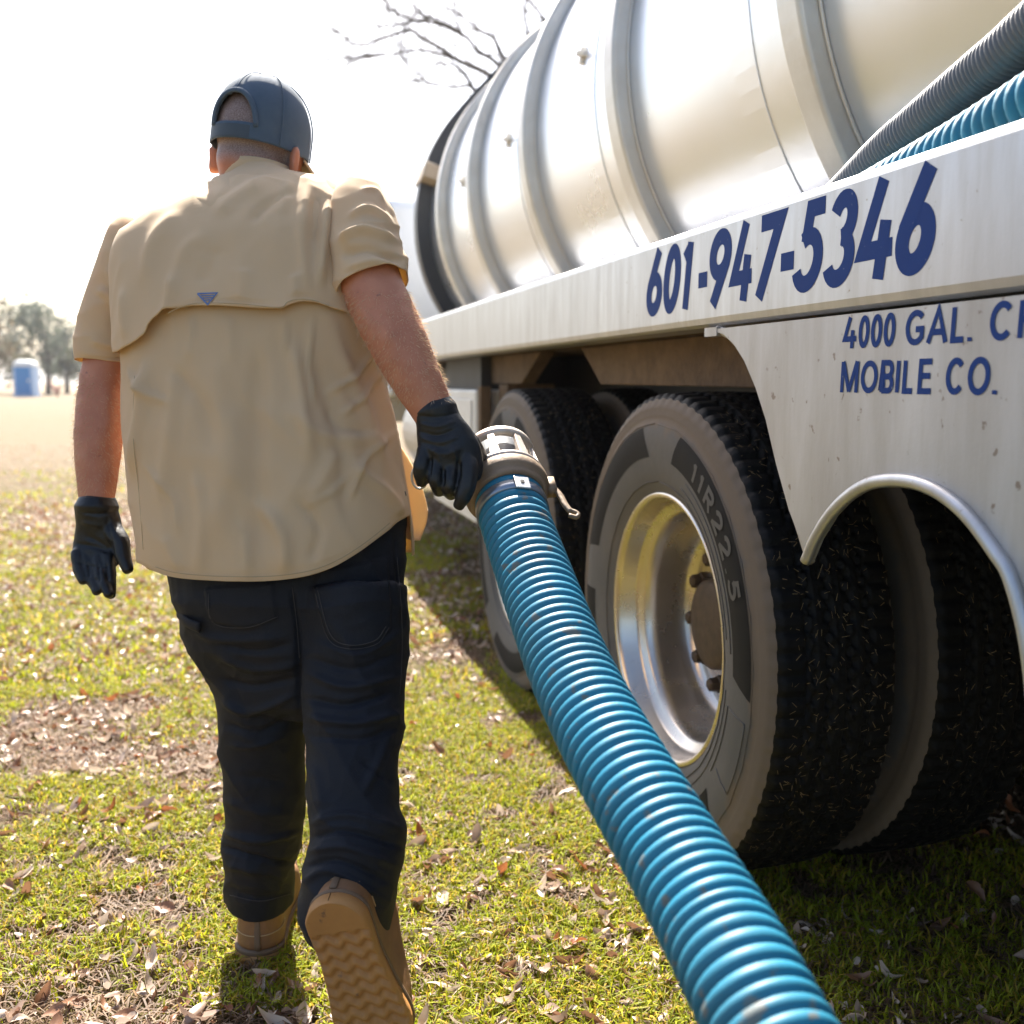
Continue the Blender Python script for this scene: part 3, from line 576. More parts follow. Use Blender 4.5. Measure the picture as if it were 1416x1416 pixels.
body_me = remesh(*join(head + [limb(RA), limb(LA), tors, llegb, rlegb, limb([(380,350,1.92,110,.8),(450,330,1.86,86,.9),(498,325,1.80,72,.9)], 4), limb([(320,360,1.93,110,.8),(250,368,1.93,84,.9),(205,385,1.93,66,.9)], 4)]), .0058, 5)
fold(body_me, [([(560,420),(572,470),(590,530)], 9, .002), ([(530,420),(540,480)], 12, .003), ([(500,402),(515,430),(545,440)], 7, -.002), ([(118,600),(125,660)], 9, .002), ([(150,530),(152,600)], 9, .0025), ([(590,500),(600,540)], 7, .0018)], noise=((45, .0012),))
V = getco(body_me); rel = V - HCn; lx = rel @ hx; ly = rel @ fwd; lz = rel @ hup
hm = (np.clip((lz + .085 + np.clip(ly, 0, .2)*.9)/.03, 0, 1)) * np.clip((.04 - ly)/.04, 0, 1) * (np.abs(lx) < .083)
hm = np.where((np.linalg.norm(rel, axis=1) < .16), hm, 0) * (lz < .12)
at = body_me.attributes.new('hair', 'FLOAT', 'POINT'); at.data.foreach_set('value', hm.astype(np.float32))
body = pm('body', body_me, skin)
for sg in (-1, 1):
    ey = pk('eye', *blob((sg*.030, .080, -.002), (.012, .012, .011), 16), M('eye_white', (.8, .78, .75), .2), body)
pk('mouth', *sweep([hl(-.022,.102,-.088), hl(0,.112,-.087), hl(.022,.102,-.088)], .004, None, 8), M('lip_skin', (.35, .12, .09), .5), body)
# fine arm hair along the forearms
hv = []; hf = []; bn = getno(body_me); bv = getco(body_me) + P0; bx, by, bd = proj(bv)
cand = np.where(((bx > 470) & (by > 400) & (by < 556) & (bx < 650) & (bd < 1.9)) | ((bx < 175) & (by > 515) & (by < 682)))[0]
for i in RNG.choice(cand, 6500):
    nn = bn[i]; tdir = nrm(np.array([0, .1, -1.]) - nn*(np.array([0, .1, -1.]) @ nn) + RNG.normal(0, .35, 3)); d = nrm(nn*.75 + tdir*.8); l = RNG.uniform(.005, .012); s_ = nrm(np.cross(d, C0-bv[i]))*.00032; k = len(hv)
    p = bv[i] + RNG.normal(0, .0025, 3) - nn*.001; hv += [p-s_, p+s_, p+d*l]; hf.append((k, k+1, k+2))
tag(pk('arm_hair', hv, hf, M('arm_hair', (.62, .45, .28), .4, transl=.3), body, False), kind='stuff')
# shirt: columns down a ring-built torso, cut at the hem
ROWS = np.array([(238,326,408,1.985,.082),(246,312,426,1.975,.092),(258,280,468,1.96,.108),(272,246,494,1.945,.122),(288,208,512,1.93,.138),(310,176,526,1.92,.150),(340,158,536,1.91,.160),(400,158,540,1.90,.170),(460,166,536,1.89,.176),(520,172,532,1.885,.182),(580,172,540,1.88,.188),(640,176,552,1.875,.190),(700,182,564,1.87,.190),(760,188,570,1.865,.188),(850,194,572,1.86,.186)], float)
RW = cr(ROWS, 12); NPH = 220; TW = math.radians(9)
ph = np.linspace(0, 2*math.pi, NPH, endpoint=False)
def shirt_ring(r):
    y, xl, xr, d, bth = r; c = dep((xl+xr)/2, y, d); a = (xr-xl)/2*d/F
    cx_ = np.sign(np.cos(ph))*np.abs(np.cos(ph))**.86; sy2 = np.sign(np.sin(ph))*np.abs(np.sin(ph))**.92
    ex = np.array([math.cos(TW), -math.sin(TW), 0]); ey = np.array([math.sin(TW), math.cos(TW), 0])
    for _ in range(4):
        Pn = c + np.outer(cx_*a, ex) + np.outer(-sy2*bth, ey); X = proj(Pn)[0]; wdt = X.max()-X.min(); a *= (xr-xl)/wdt; c = c + RT*((xl+xr)/2-(X.max()+X.min())/2)*d/F
    tl_ = .015*np.clip((440-y)/110, 0, 1)*np.clip((y-246)/26, 0, 1)
    return c + np.outer(cx_*a, ex) + np.outer(-sy2*bth, ey) + np.outer(tl_*np.cos(ph), (0, 0, 1))          # sin > 0 faces the camera
GR = np.array([shirt_ring(r) for r in RW])                              # rows x angle x 3
hemx = [150,190,215,250,310,370,420,460,500,530,548,575]; hemy = [766,778,790,799,803,803,797,784,760,737,722,708]
_hc = cr(list(zip(hemx, hemy)), 8); hemx = list(_hc[:, 0]); hemy = list(_hc[:, 1])
def cut(col, lim):
    X, Y, D = proj(col); f = Y - lim(X, Y)
    k = np.argmax(f > 0) if (f > 0).any() else len(col)-1
    if k == 0: k = 1
    u = np.clip(-f[k-1]/(f[k]-f[k-1]+1e-9), 0, 1); return k-1+u
def column(col, v1, nrow, v0=0.):
    v = np.linspace(v0, v1, nrow); i = np.minimum(v.astype(int), len(col)-2); f = (v-i)[:, None]; return col[i]*(1-f)+col[i+1]*f
NV = 170; cols = []
for j in range(NPH):
    col = GR[:, j]
    if math.sin(ph[j]) > -.12: v1 = cut(col, lambda X, Y: np.interp(X, hemx, hemy))
    else: v1 = cut(col, lambda X, Y: 0*X + 772 + 8*math.sin(ph[j]*3))
    cols.append(column(col, v1, NV))
SV = np.array(cols).transpose(1, 0, 2)
me_s = fastmesh('shirt', SV.reshape(-1, 3), np.array([(i*NPH+j, (i+1)*NPH+j, (i+1)*NPH+(j+1) % NPH, i*NPH+(j+1) % NPH) for i in range(NV-1) for j in range(NPH)]), True)
SF = [([(405,470),(418,560),(430,640)], 13, .008), ([(300,470),(305,600),(300,760)], 22, .006), ([(360,480),(352,620),(362,790)], 17, -.007), ([(245,490),(235,600),(222,700)], 14, .006),
      ([(205,500),(196,580),(186,660)], 9, .009), ([(190,520),(215,560)], 8, .004), ([(470,480),(500,560),(525,640)], 12, .007), ([(505,470),(530,560),(548,640)], 9, .006), ([(440,500),(470,620),(480,720)], 15, -.006),
      ([(390,560),(440,600),(520,610)], 14, .005), ([(350,690),(390,740),(395,795)], 12, .008), ([(270,650),(280,720),(275,795)], 12, .006), ([(410,690),(440,730),(430,780)], 9, -.005), ([(480,640),(540,690),(550,715)], 9, .006), ([(230,740),(250,790)], 9, .004),
      (list(zip(hemx[8::8], [y-7 for y in hemy[8::8]])), 2.0, -.0022), ([(520,470),(490,520),(450,545)], 5, .006), ([(525,500),(500,548),(470,575)], 5, .006), ([(180,510),(200,540),(240,560)], 5, .005), ([(430,440),(428,500),(436,560)], 4, .005), ([(320,440),(322,500)], 5, .004), ([(392,440),(396,490)], 4, .004), ([(268,440),(262,500)], 5, .004), ([(500,640),(460,680),(420,700)], 5, .003), ([(540,600),(500,640),(480,700)], 5, .005), ([(200,640),(240,690),(250,740)], 5, .004), ([(330,720),(345,760),(340,800)], 5, .005),
      ([(230,500),(280,560),(300,640)], 12, -.004), ([(470,620),(430,690)], 12, .004), ([(320,560),(325,680)], 15, .004), ([(455,560),(470,590),(515,600)], 8, -.004)]
fold(me_s, [(p, w_*.75, a_*1.5) for p, w_, a_ in SF], noise=((7, .004), (18, .0015), ((9, 9, 2.5, 0, 0, 3), .005), ((16, 16, 7, 3, 3, 6), .0035)))
shirt = pm('shirt', me_s, cloth); solid(shirt, .0016)
# hem stitching ring
# back flap (vented cape)
flx = [150,178,195,208,217,222,232,250,275,330,385,397,410,432,455,478,500]; fly = [489,487,478,470,462,448,438,430,424,425,430,423,419,420,428,435,440]
js = [j for j in range(NPH) if math.sin(ph[j]) > .02]; NF = 110; fc_ = []
for j in js:
    col = GR[:, j]; ctr = GR.mean(1); v1 = cut(col, lambda X, Y: np.interp(X, flx, fly)); vv = column(col, v1, NF, 26); cc = column(ctr, v1, NF, 26)
    o_ = vv - cc; o_[:, 2] = 0; o_ /= np.linalg.norm(o_, axis=1)[:, None]; uu = np.linspace(0, 1, NF); k = math.sin(ph[j])
    fc_.append(vv + o_*((.004 + .011*uu**2 + .007*uu**6)*(.35+.65*k))[:, None])
FV = np.array(fc_).transpose(1, 0, 2); nj = len(js)
me_f = fastmesh('back_flap', FV.reshape(-1, 3), np.array([(i*nj+j, (i+1)*nj+j, (i+1)*nj+j+1, i*nj+j+1) for i in range(NF-1) for j in range(nj-1)]), True)
FS = [([(425,255),(418,330),(425,410)], 10, .008), ([(400,250),(390,300)], 8, .004), ([(455,275),(448,330),(440,400)], 10, .010), ([(438,270),(434,340)], 6, -.006), ([(300,300),(330,270),(380,250)], 12, .006), ([(345,310),(375,280),(410,262)], 9, -.005), ([(200,400),(215,330),(250,290)], 13, .005),
      ([(240,420),(250,360),(280,320)], 12, .004), ([(280,395),(300,340)], 12, -.004), ([(215,466),(235,420),(240,380)], 8, .006), ([(410,412),(408,380)], 8, .006), ([(465,410),(470,360),(466,300)], 8, .006), ([(330,420),(340,370)], 14, .004), ([(175,470),(172,400)], 7, .004),
      ([(222,440),(275,417),(330,418),(385,423)], 2.5, -.0018), ([(410,412),(432,413),(470,427)], 2.5, -.0018)]
fold(me_f, [(p, w_*.75, a_*1.5) for p, w_, a_ in FS], noise=((8, .003), (18, .0014), ((9, 9, 3, 2, 0, 4), .005), ((16, 16, 8, 4, 3, -6), .003)))
flap = pm('back_flap', me_f, cloth, shirt); solid(flap, .0016)
fvw = getco(me_f) + P0; fx_, fy_, fd_ = proj(fvw); fn_ = getno(me_f)
def on_flap(x, y, lift):
    d = np.hypot(fx_-x, fy_-y); i = np.argsort(d)[:4]; ww = 1/(d[i]+.3); return dep(x, y, (fd_[i]*ww).sum()/ww.sum() - lift)
lg = [strip([(273,406),(300,405),(287,421),(273,406)], 2.2, False), strip([(278,409),(296,408.5)], 1.5, False), strip([(280,412),(294,411.6)], 1.5, False), strip([(283,415),(291,414.6)], 1.5, False)]
pk('logo', *join([([on_flap(x, y, .0022+.0002*k) for x, y in v], f) for k, (v, f) in enumerate(lg)]), M('blue_embroidery', (.10, .16, .33), .7), flap, False)
def surf(me):
    v_ = getco(me) + P0; x_, y_, d_ = proj(v_); vis = np.einsum('ij,ij->i', getno(me), C0 - v_) > 0; x_, y_, d_ = x_[vis], y_[vis], d_[vis]
    def f(x, y, lift=.0012):
        e = np.hypot(x_-x, y_-y); i = np.argsort(e)[:5]; i = i[d_[i] < d_[i].min() + .03]; ww = 1/(e[i]+.4); return dep(x, y, (d_[i]*ww).sum()/ww.sum() - lift)
    return f
def stitch(f, lines, col, parent, r=.0006):
    th_ = M(col, {'tan_thread': (.50, .36, .20), 'navy_thread': (.05, .045, .045), 'cap_thread': (.035, .06, .10)}[col], .8)
    for pl in lines:
        Q_ = cr(pl, 8) if len(pl) > 2 else np.linspace(pl[0], pl[1], 20); pk('stitching', *sweep([f(*q) for q in Q_], r, None, 5), th_, parent)
stitch(surf(me_f), [list(zip(flx[6:-2], [y-5 for y in fly[6:-2]]))], 'tan_thread', flap)
stitch(surf(me_s), [list(zip(hemx[16:80:6], [y-6 for y in hemy[16:80:6]])), [(186,520),(184,600),(192,680),(198,760)]], 'tan_thread', shirt)
# collar band
a = np.linspace(0, 2*math.pi, 48, endpoint=False); CB = dep(360, 250, 1.985)
rings = [CB + np.outer(np.cos(a)*(.076-.006*u), RT) + np.outer(np.sin(a)*(.086-.006*u), (0, 1, 0)) + np.array([0, 0, -.034+.052*u]) + np.outer(-.004*np.cos(a) - .012*np.sin(a), (0, 0, 1)) for u in np.linspace(0, 1, 7)]
cme = mesh('collar', *loft(rings, False)); fold(cme, [], noise=((22, .002),)); solid(pm('collar', cme, cloth, shirt), .004)
# sleeves
def sleeve(name, rows, tilt, strokes, n=72, m=14):
    R = cr(rows, m); C = np.array([dep(*r[:3]) for r in R]); r1 = R[:, 3]/2*R[:, 2]/F; T = np.gradient(C, axis=0); aa = np.linspace(0, 2*math.pi, n, endpoint=False); rings = []
    for i, c in enumerate(C):
        t = nrm(T[i]); s = nrm(np.cross(t, FW)); q = np.cross(s, t); u = i/(len(C)-1)
        k = -tilt*u*u
        rings.append(c + np.outer(np.cos(aa)*r1[i], s) + np.outer(np.sin(aa)*r1[i]*R[i, 4], q) + np.outer(np.cos(aa)*k, t))
    V, Fc = loft(rings, False); me = mesh(name, V, Fc); fold(me, [(p, w_*.75, a_*1.4) for p, w_, a_ in strokes], noise=((10, .003), ((8, 8, 16, 4, 0, 4), .005), ((18, 18, 26, 4, 4, 8), .002))); o = pm(name, me, cloth, shirt); solid(o, .0016); return o
sleeve('sleeve', [(490,258,1.845,24,.8),(492,263,1.84,50,.9),(495,275,1.825,74,1.),(498,302,1.80,91,1.),(503,340,1.78,98,1.),(508,370,1.76,101,1.),(514,397,1.75,102,1.)], .004,
       [([(470,335),(500,320),(550,335)], 7, .010), ([(470,352),(510,345),(556,365)], 8, -.008), ([(480,300),(510,288),(540,310)], 7, .006), ([(475,372),(520,362),(555,378)], 8, .005), ([(458,404),(510,400),(562,384)], 2.5, -.002), ([(500,262),(520,262),(530,280)], 4, .004), ([(540,270),(555,330),(560,380)], 6, .006)])
sleeve('sleeve', [(208,318,1.94,70,.8),(200,332,1.94,92,.9),(186,365,1.94,96,1.),(168,410,1.945,88,1.),(154,450,1.945,82,1.),(146,480,1.945,80,1.),(144,502,1.945,78,1.)], .0,
       [([(135,400),(155,412),(175,440)], 8, .006), ([(125,470),(150,478),(178,480)], 8, .004), ([(110,494),(145,496),(180,494)], 2.5, -.002), ([(150,370),(158,400)], 6, .005)])
# front shirt tail showing past the hip
tail = [[(540,600,1.86),(566,640,1.92),(583,680,1.96),(590,706,1.97)], [(540,640,1.85),(562,672,1.90),(578,702,1.94),(588,722,1.955)], [(540,680,1.84),(558,700,1.88),(573,722,1.92),(583,738,1.94)], [(540,722,1.83),(552,734,1.86),(564,746,1.89),(580,748,1.92)]]
gr = np.array([[dep(*p) for p in r] for r in tail]); gr = np.array([cr(r, 5) for r in gr]); gr = np.array([cr(gr[:, k], 5) for k in range(gr.shape[1])]).transpose(1, 0, 2); a_, b_ = gr.shape[:2]
tm = mesh('shirt_tail', gr.reshape(-1, 3), [(i*b_+j, i*b_+j+1, (i+1)*b_+j+1, (i+1)*b_+j) for i in range(a_-1) for j in range(b_-1)]); fold(tm, [([(548,620),(570,690),(575,740)], 6, .008)], noise=((14, .004),)); solid(pm('shirt_tail', tm, cloth, shirt), .0016)
# trousers
pel = limb([(398,690,1.85,318,.52),(400,750,1.845,324,.56),(402,800,1.84,322,.58),(408,840,1.835,304,.58),(414,885,1.83,270,.56),(418,925,1.83,220,.5)], 5, 36)
LL = [(330,815,1.87,168,1.02),(340,870,1.875,160,1.02),(354,920,1.88,136,1.02),(361,970,1.885,120,1.),(363,1030,1.905,112,1.),(366,1090,1.93,106,1.),(366,1140,1.955,99,1.02),(362,1166,1.97,104,1.02),(360,1196,1.985,97,1.05),(360,1222,2.0,97,1.1),(360,1243,2.01,93,1.15)]
RL = [(484,815,1.81,160,1.05),(487,870,1.80,150,1.05),(487,930,1.785,143,1.03),(490,988,1.765,138,1.03),(490,1040,1.74,124,1.03),(488,1090,1.715,124,1.03),(488,1131,1.695,122,1.03),(493,1168,1.675,129,1.05),(485,1210,1.66,127,1.08),(480,1250,1.655,128,1.1),(481,1284,1.66,118,1.1)]
tro = remesh(*join([pel, limb(LL, 5, 36, False), limb(RL, 5, 36, False)]), 0.0040, 7)
TS = [([(404,815),(412,880),(416,985)], 5, -.012), ([(300,905),(350,925),(420,915)], 9, .008), ([(302,940),(350,950),(415,935)], 8, -.008), ([(305,970),(350,985),(412,958)], 8, .008), ([(310,1000),(360,1012),(405,990)], 9, -.007), ([(318,1030),(350,1032),(395,1018)], 7, .005),
      ([(268,870),(310,885),(400,880)], 9, .006), ([(300,890),(350,900),(405,890)], 7, -.006), ([(425,930),(480,950),(555,935)], 9, .009), ([(422,965),(480,975),(552,955)], 8, -.009), ([(424,990),(490,1000),(556,985)], 9, .010), ([(430,1018),(500,1022),(552,1005)], 7, -.006),
      ([(425,910),(490,925),(556,900)], 8, -.006), ([(440,890),(500,905),(556,870)], 7, .005), ([(545,1000),(520,1060),(500,1100)], 10, .006), ([(435,1060),(450,1120)], 10, .005), ([(430,1140),(480,1128),(550,1150)], 9, .009), ([(428,1160),(480,1150),(558,1172)], 7, -.009), ([(426,1178),(480,1172),(548,1198)], 8, .009),
      ([(424,1200),(470,1190),(540,1222)], 6, -.008), ([(420,1222),(460,1204),(540,1250)], 7, .007), ([(310,1150),(360,1160),(415,1148)], 8, .009), ([(310,1170),(360,1185),(412,1195)], 6, -.010), ([(312,1195),(350,1200),(405,1215)], 9, .007), ([(312,1105),(350,1120),(410,1125)], 10, .005), ([(330,1060),(345,1100)], 12, .004),
      ([(315,1225),(350,1240),(400,1235)], 8, -.004), ([(545,730),(552,830),(556,880)], 4, -.004), ([(320,1070),(400,1085)], 10, -.004), ([(500,1050),(545,1085)], 8, -.005)]
fold(tro, [(p, w_*.62, a_*.88) for p, w_, a_ in TS], polys=[([(432,810),(452,880),(480,898),(520,892),(540,870),(536,770),(440,790)], .0045), ([(285,812),(292,860),(340,870),(385,855),(380,805)], .004)], noise=((12, .004), ((4, 4, 5, 7, 3, 7), .006), ((9, 9, 13, -9, 5, 8), .004), ((24, 24, 26, 12, 5, -12), .0016)))
trs = pm('trousers', tro, navy)
stitch(surf(tro), [[(434,812),(452,880),(480,897),(520,891),(538,868)], [(438,812),(456,876),(482,892),(518,886),(534,866)], [(288,815),(294,860),(340,868),(384,853)], [(404,812),(410,860),(414,910)], [(549,770),(555,840),(556,900),(553,960)], [(318,1238),(360,1246),(402,1236)]], 'navy_thread', trs, .0007)
lpw = [dep(x, y, d) for x, y, d in ((246,848,1.80),(258,860,1.765),(276,868,1.745))]
lp = pk('hammer_loop', *sweep(cr(lpw, 5), .003, .010, 8), navy, trs)
# gloves
lg_ = [limb([(134,700,1.90,59,.98),(134,708,1.90,57,.92),(136,722,1.90,60,.7),(137,735,1.90,66,.5),(138,752,1.90,74,.42),(134,768,1.895,70,.38),(131,778,1.89,62,.36)], 5, 28),
       finger([(108,764,1.89,19),(109,784,1.88,18.5),(116,803,1.865,14)]), finger([(121,770,1.89,20),(126,796,1.875,19),(135,818,1.855,14)]), finger([(135,770,1.89,20),(141,797,1.87,19.5),(150,822,1.85,14)]), finger([(149,766,1.89,20),(151,795,1.875,19),(153,824,1.86,13)]),
       finger([(155,732,1.895,28),(166,750,1.88,26),(170,768,1.87,21),(177,789,1.86,15)])]
gme = remesh(*join(lg_), .0022, 3); fold(gme, [([(122,776),(124,800)], 1.8, -.003), ([(136,778),(138,806)], 1.8, -.003), ([(147,776),(150,806)], 1.8, -.003), ([(104,776),(130,784),(156,782)], 2, -.0015), ([(112,800),(140,803)], 1.6, -.0012), ([(105,752),(130,756),(152,765)], 3, -.003), ([(148,715),(152,740),(155,765)], 3, -.0025), ([(110,708),(135,711),(160,708)], 2, -.0025), ([(112,722),(140,728)], 3, .002), ([(118,740),(140,752),(152,762)], 4, -.003)], noise=((60, .0012),))
pm('glove', gme, nitr)['label'] = 'black glove with open relaxed fingers'
rg_ = [limb([(601,566,1.70,62,.88),(606,582,1.70,64,.80),(613,602,1.695,76,.62),(620,624,1.69,88,.5),(624,645,1.69,88,.45),(622,656,1.69,78,.42)], 5, 28),
       finger([(588,622,1.685,24),(583,648,1.675,23),(583,668,1.69,18)]), finger([(603,640,1.68,25),(603,664,1.67,23),(607,680,1.69,17)]), finger([(622,646,1.68,25),(622,672,1.67,23),(624,684,1.69,18)]),
       finger([(645,630,1.685,28),(648,656,1.67,27),(642,684,1.665,24),(634,700,1.67,17)]), finger([(636,600,1.70,30),(654,618,1.715,28),(663,636,1.735,24),(664,652,1.75,18)])]
gme = remesh(*join(rg_), .0023, 4); fold(gme, [([(596,632),(594,660)], 2.5, -.004), ([(613,648),(613,672)], 2.5, -.004), ([(634,636),(635,662)], 2.5, -.004), ([(580,585),(605,590),(630,582)], 3, .0025), ([(578,596),(605,602),(634,592)], 3, -.003), ([(582,606),(608,612),(634,604)], 3, .0025), ([(585,616),(615,628),(640,618)], 4, .003), ([(575,574),(605,577),(632,571)], 2, -.002), ([(600,620),(610,640)], 4, .003), ([(625,615),(632,636)], 4, .003)], noise=((60, .0014),))
pm('glove', gme, nitr)['label'] = 'black glove gripping the hose coupling'
# boots
uo = np.linspace(0, 1, 240); wl = np.interp(uo, [0,.15,.35,.55,.72,.85,1.], [.044,.047,.045,.051,.060,.060,.056])
wl = np.convolve(np.pad(wl, 12, 'edge'), np.ones(25)/25, 'valid'); ce_ = np.clip(uo/.135, 0, 1); te_ = np.clip((1-uo)/.26, 0, 1); wl = wl*np.sqrt(1-(1-ce_)**2)*np.sqrt(1-(1-te_)**2.2)
US = 1 - (1+np.cos(np.linspace(0, math.pi, 44)))/2
def outline(u0, u1, ws, Ln):
    wd = np.interp(US, uo, wl)*ws; L_ = [(Ln*(u0+(u1-u0)*u), w_) for u, w_ in zip(US, wd)]; R__ = [(Ln*(u0+(u1-u0)*u), -w_) for u, w_ in zip(US[::-1], wd[::-1])]; return np.array(L_[:-1] + R__[:-1])
def boot(name, heel, fwdv, upv, Ln, pattern, label, nlev=10):
    fwdv = nrm(fwdv); upv = nrm(upv - fwdv*(upv @ fwdv)); sdv = np.cross(fwdv, upv)
    W = lambda o, h: heel + np.outer(o[:, 0], fwdv) + np.outer(o[:, 1], sdv) + np.outer(np.broadcast_to(h, len(o)), upv)
    b = empty(name, heel - P0); b.parent = person; b['label'] = label
    off = heel
    lev = [(.026,.0,1.,1.0),(.034,.004,.99,.97),(.055,.004,.985,.95),(.075,.006,.96,.92),(.09,.010,.86,.88),(.105,.014,.72,.84),(.125,.018,.58,.82),(.15,.02,.50,.86),(.19,.015,.48,.92),(.22,.01,.48,.95)]
    up_ = mk('upper', *loft([W(outline(u0, u1, ws, Ln), h) for h, u0, u1, ws in lev[:nlev]]), leather, b, True, off); sm = up_.modifiers.new('s', 'SUBSURF'); sm.levels = 1; sm.render_levels = 1
    mk('welt', *loft([W(outline(-.01, 1.012, 1.07, Ln), h) for h in (.0235, .0255, .0290, .0310)]), M('dark_welt', (.15, .09, .05), .7), b, True, off)
    # heel counter seam and pull strip
    hc = [W(np.array([[Ln*.005*k - .002, .0]]), .034+.014*k)[0] for k in range(9)]; mk('heel_strip', *sweep(hc, .006, .0018, 8), M('dark_welt', (.15, .09, .05), .7), b, True, off)
    for hh in (.062, .112):
        o_ = outline(.004 if hh < .1 else .015, .985 if hh < .1 else .66, .955 if hh < .1 else .845, Ln); k = len(o_)//2
        rr = W(o_[np.r_[-12:12]] if False else np.vstack([o_[-14:], o_[:14]]), hh); mk('stitching', *sweep(rr, .0012, None, 5), M('pale_thread', (.40, .27, .14), .7), b, True, off)
    # sole: slab with wavy tread underneath
    nu, nw = 150, 44; uu = 1-(1+np.cos(np.linspace(0.0, math.pi, nu)))/2; wd = np.interp(uu, uo, wl)*1.05; G = np.zeros((nu, nw, 3)); Hh = np.zeros((nu, nw))
    for i in range(nu):
        x = Ln*(-.008+1.018*uu[i]); ys = np.linspace(-1, 1, nw)*max(wd[i], .0008); G[i, :, 0] = x; G[i, :, 1] = ys
        wave = x + .0058*np.sin(ys*2*math.pi/.031) ; cyc = (wave/.0245) % 1.
        grv = .5-.5*np.cos(2*math.pi*cyc); grv = grv**1.5; e = np.clip((wd[i]-np.abs(ys))/.004, 0, 1)
        hz = np.where(x > .055, grv*.0062, 0)*e if pattern else 0
        Hh[i] = hz + (1-e)**2*.006
    bot = heel + G[..., :1]*fwdv + G[..., 1:2]*sdv + Hh[..., None]*upv; top = heel + G[..., :1]*fwdv + G[..., 1:2]*sdv + .0235*upv
    A = bot.reshape(-1, 3); B_ = top[:, [0, -1]].reshape(-1, 3); Fq = [(i*nw+j, (i+1)*nw+j, (i+1)*nw+j+1, i*nw+j+1) for i in range(nu-1) for j in range(nw-1)]; k = nu*nw
    for i in range(nu-1): Fq += [(i*nw, k+2*i, k+2*i+2, (i+1)*nw), (i*nw+nw-1, (i+1)*nw+nw-1, k+2*i+3, k+2*i+1), (k+2*i, k+2*i+1, k+2*i+3, k+2*i+2)]
    mk('sole', np.vstack([A, B_]), Fq, sole_m, b, True, off)
    # laces
    for q in range(4):
        l0 = W(np.array([[Ln*(.56-.045*q), -.030], [Ln*(.585-.045*q), .0], [Ln*(.56-.045*q), .030]]), np.array([.100+.020*q, .112+.020*q, .100+.020*q])); mk('lace', *sweep(cr(l0, 4), .0028, None, 6), M('dark_lace', (.06, .035, .02), .8), b, True, off)
    return b
hl_ = onz(357, 1338); boot('boot', hl_ + np.array([0, 0, .001]), np.array([-.10, 1., 0]), np.array([0, 0, 1.]), .315, True, 'tan work boot standing flat on the grass')
h0 = dep(453, 1251, 1.525); t0 = dep(531, 1466, 1.625); boot('boot', h0, t0-h0, np.cross(nrm(t0-h0), -RT) + np.array([-.14, 0, 0]) if False else (FW*1. + RT*.10 + np.array([0, 0, .2])), .315, True, 'tan work boot lifted on its toe, wavy gum sole showing', 8)
# cap
ncap_a, ncap_e = 96, 40; CV = np.zeros((ncap_e, ncap_a, 3)); hole = np.zeros((ncap_e, ncap_a), bool)
for i in range(ncap_e):
    el = math.radians(-24 + 113.5*i/(ncap_e-1)); ec = max(el, -.05)
    for j in range(ncap_a):
        az = 2*math.pi*j/ncap_a; ce = math.cos(max(el, -.2)); seam = abs(((az/(2*math.pi)*6+.5) % 1)-.5)
        k = 1 + .018*min(1, seam*8) - .018 + .012*math.sin(3*az+1)*math.cos(el)
        x = .0885*max(0, math.cos(ec))**.85*math.sin(az)*k; y = .108*max(0, math.cos(ec))**.85*math.cos(az)*k; z = .006 + .104*math.sin(el) + .012*max(0, math.cos(az))*max(0, -math.sin(el))/.4
        CV[i, j] = hl(x, y, z)
        da = abs(((az - math.pi + math.pi) % (2*math.pi)) - math.pi); hx_ = .0885*math.cos(ec)*math.sin(az)
        hole[i, j] = (math.cos(az) < -.3) and (math.radians(-9) < el) and ((hx_/.047)**2 + ((el-math.radians(-9))/math.radians(36))**2 < 1)
Fq = [(i*ncap_a+j, i*ncap_a+(j+1) % ncap_a, (i+1)*ncap_a+(j+1) % ncap_a, (i+1)*ncap_a+j) for i in range(ncap_e-1) for j in range(ncap_a) if not (hole[i, j] and hole[i+1, (j+1) % ncap_a])]
capo = pk('cap', CV.reshape(-1, 3), Fq, capm); solid(capo, .0025, 1)
# rim of the opening, sweatband edge, button
rimp = [hl(.047*math.cos(q), -.108*math.sqrt(max(0, 1-(.047*math.cos(q)/.0885)**2))*math.cos(math.radians(-9+36*math.sin(q)))**.85 - .003, .006+.104*math.sin(math.radians(-9+36*math.sin(q)))) for q in np.linspace(-.02, math.pi+.02, 30)]
pk('opening_trim', *sweep(rimp, .0050, .0030, 8), capm, capo)
for k_ in range(6):
    q_ = 2*math.pi*(k_)/6
    if abs(q_ - math.pi) < .1: es_ = np.linspace(29, 86, 14)
    else: es_ = np.linspace(-22, 86, 22)
    pk('panel_seam', *sweep([hl(.0905*max(.02, math.cos(max(math.radians(e), -.05)))**.85*math.sin(q_), .1100*max(.02, math.cos(max(math.radians(e), -.05)))**.85*math.cos(q_), .006+.106*math.sin(math.radians(e))) for e in es_], .0016, .0010, 6), capm, capo)
pk('button', *blob((0, 0, .111), (.008, .008, .004), 14), capm, capo)
pk('strap', *loft([np.array([hl(.088*math.sin(q)*1.0, -.1085*math.cos(q), z) for q in np.linspace(-.64, .64, 24)]) for z in (-.034, -.011)], False, False), M('dark_strap', (.035, .05, .07), .6, 0, (.06, .08, .1), 60, .5), capo)
bl = []
for u in np.linspace(0, 1, 10):
    bl.append(np.array([hl((.084+.014*u)*math.sin(q), .100*math.cos(q)*(.98) + .085*u*(math.cos(q)**.35 if math.cos(q) > 0 else 0), -.024 - .026*abs(math.sin(q))**2*(.35+.65*u) - .022*u) for q in np.linspace(-1.25, 1.25, 30)]))
bill = pk('bill', *loft(bl, False, False), M('tan_bill_fabric', (.42, .33, .24), .8), capo); solid(bill, .004)

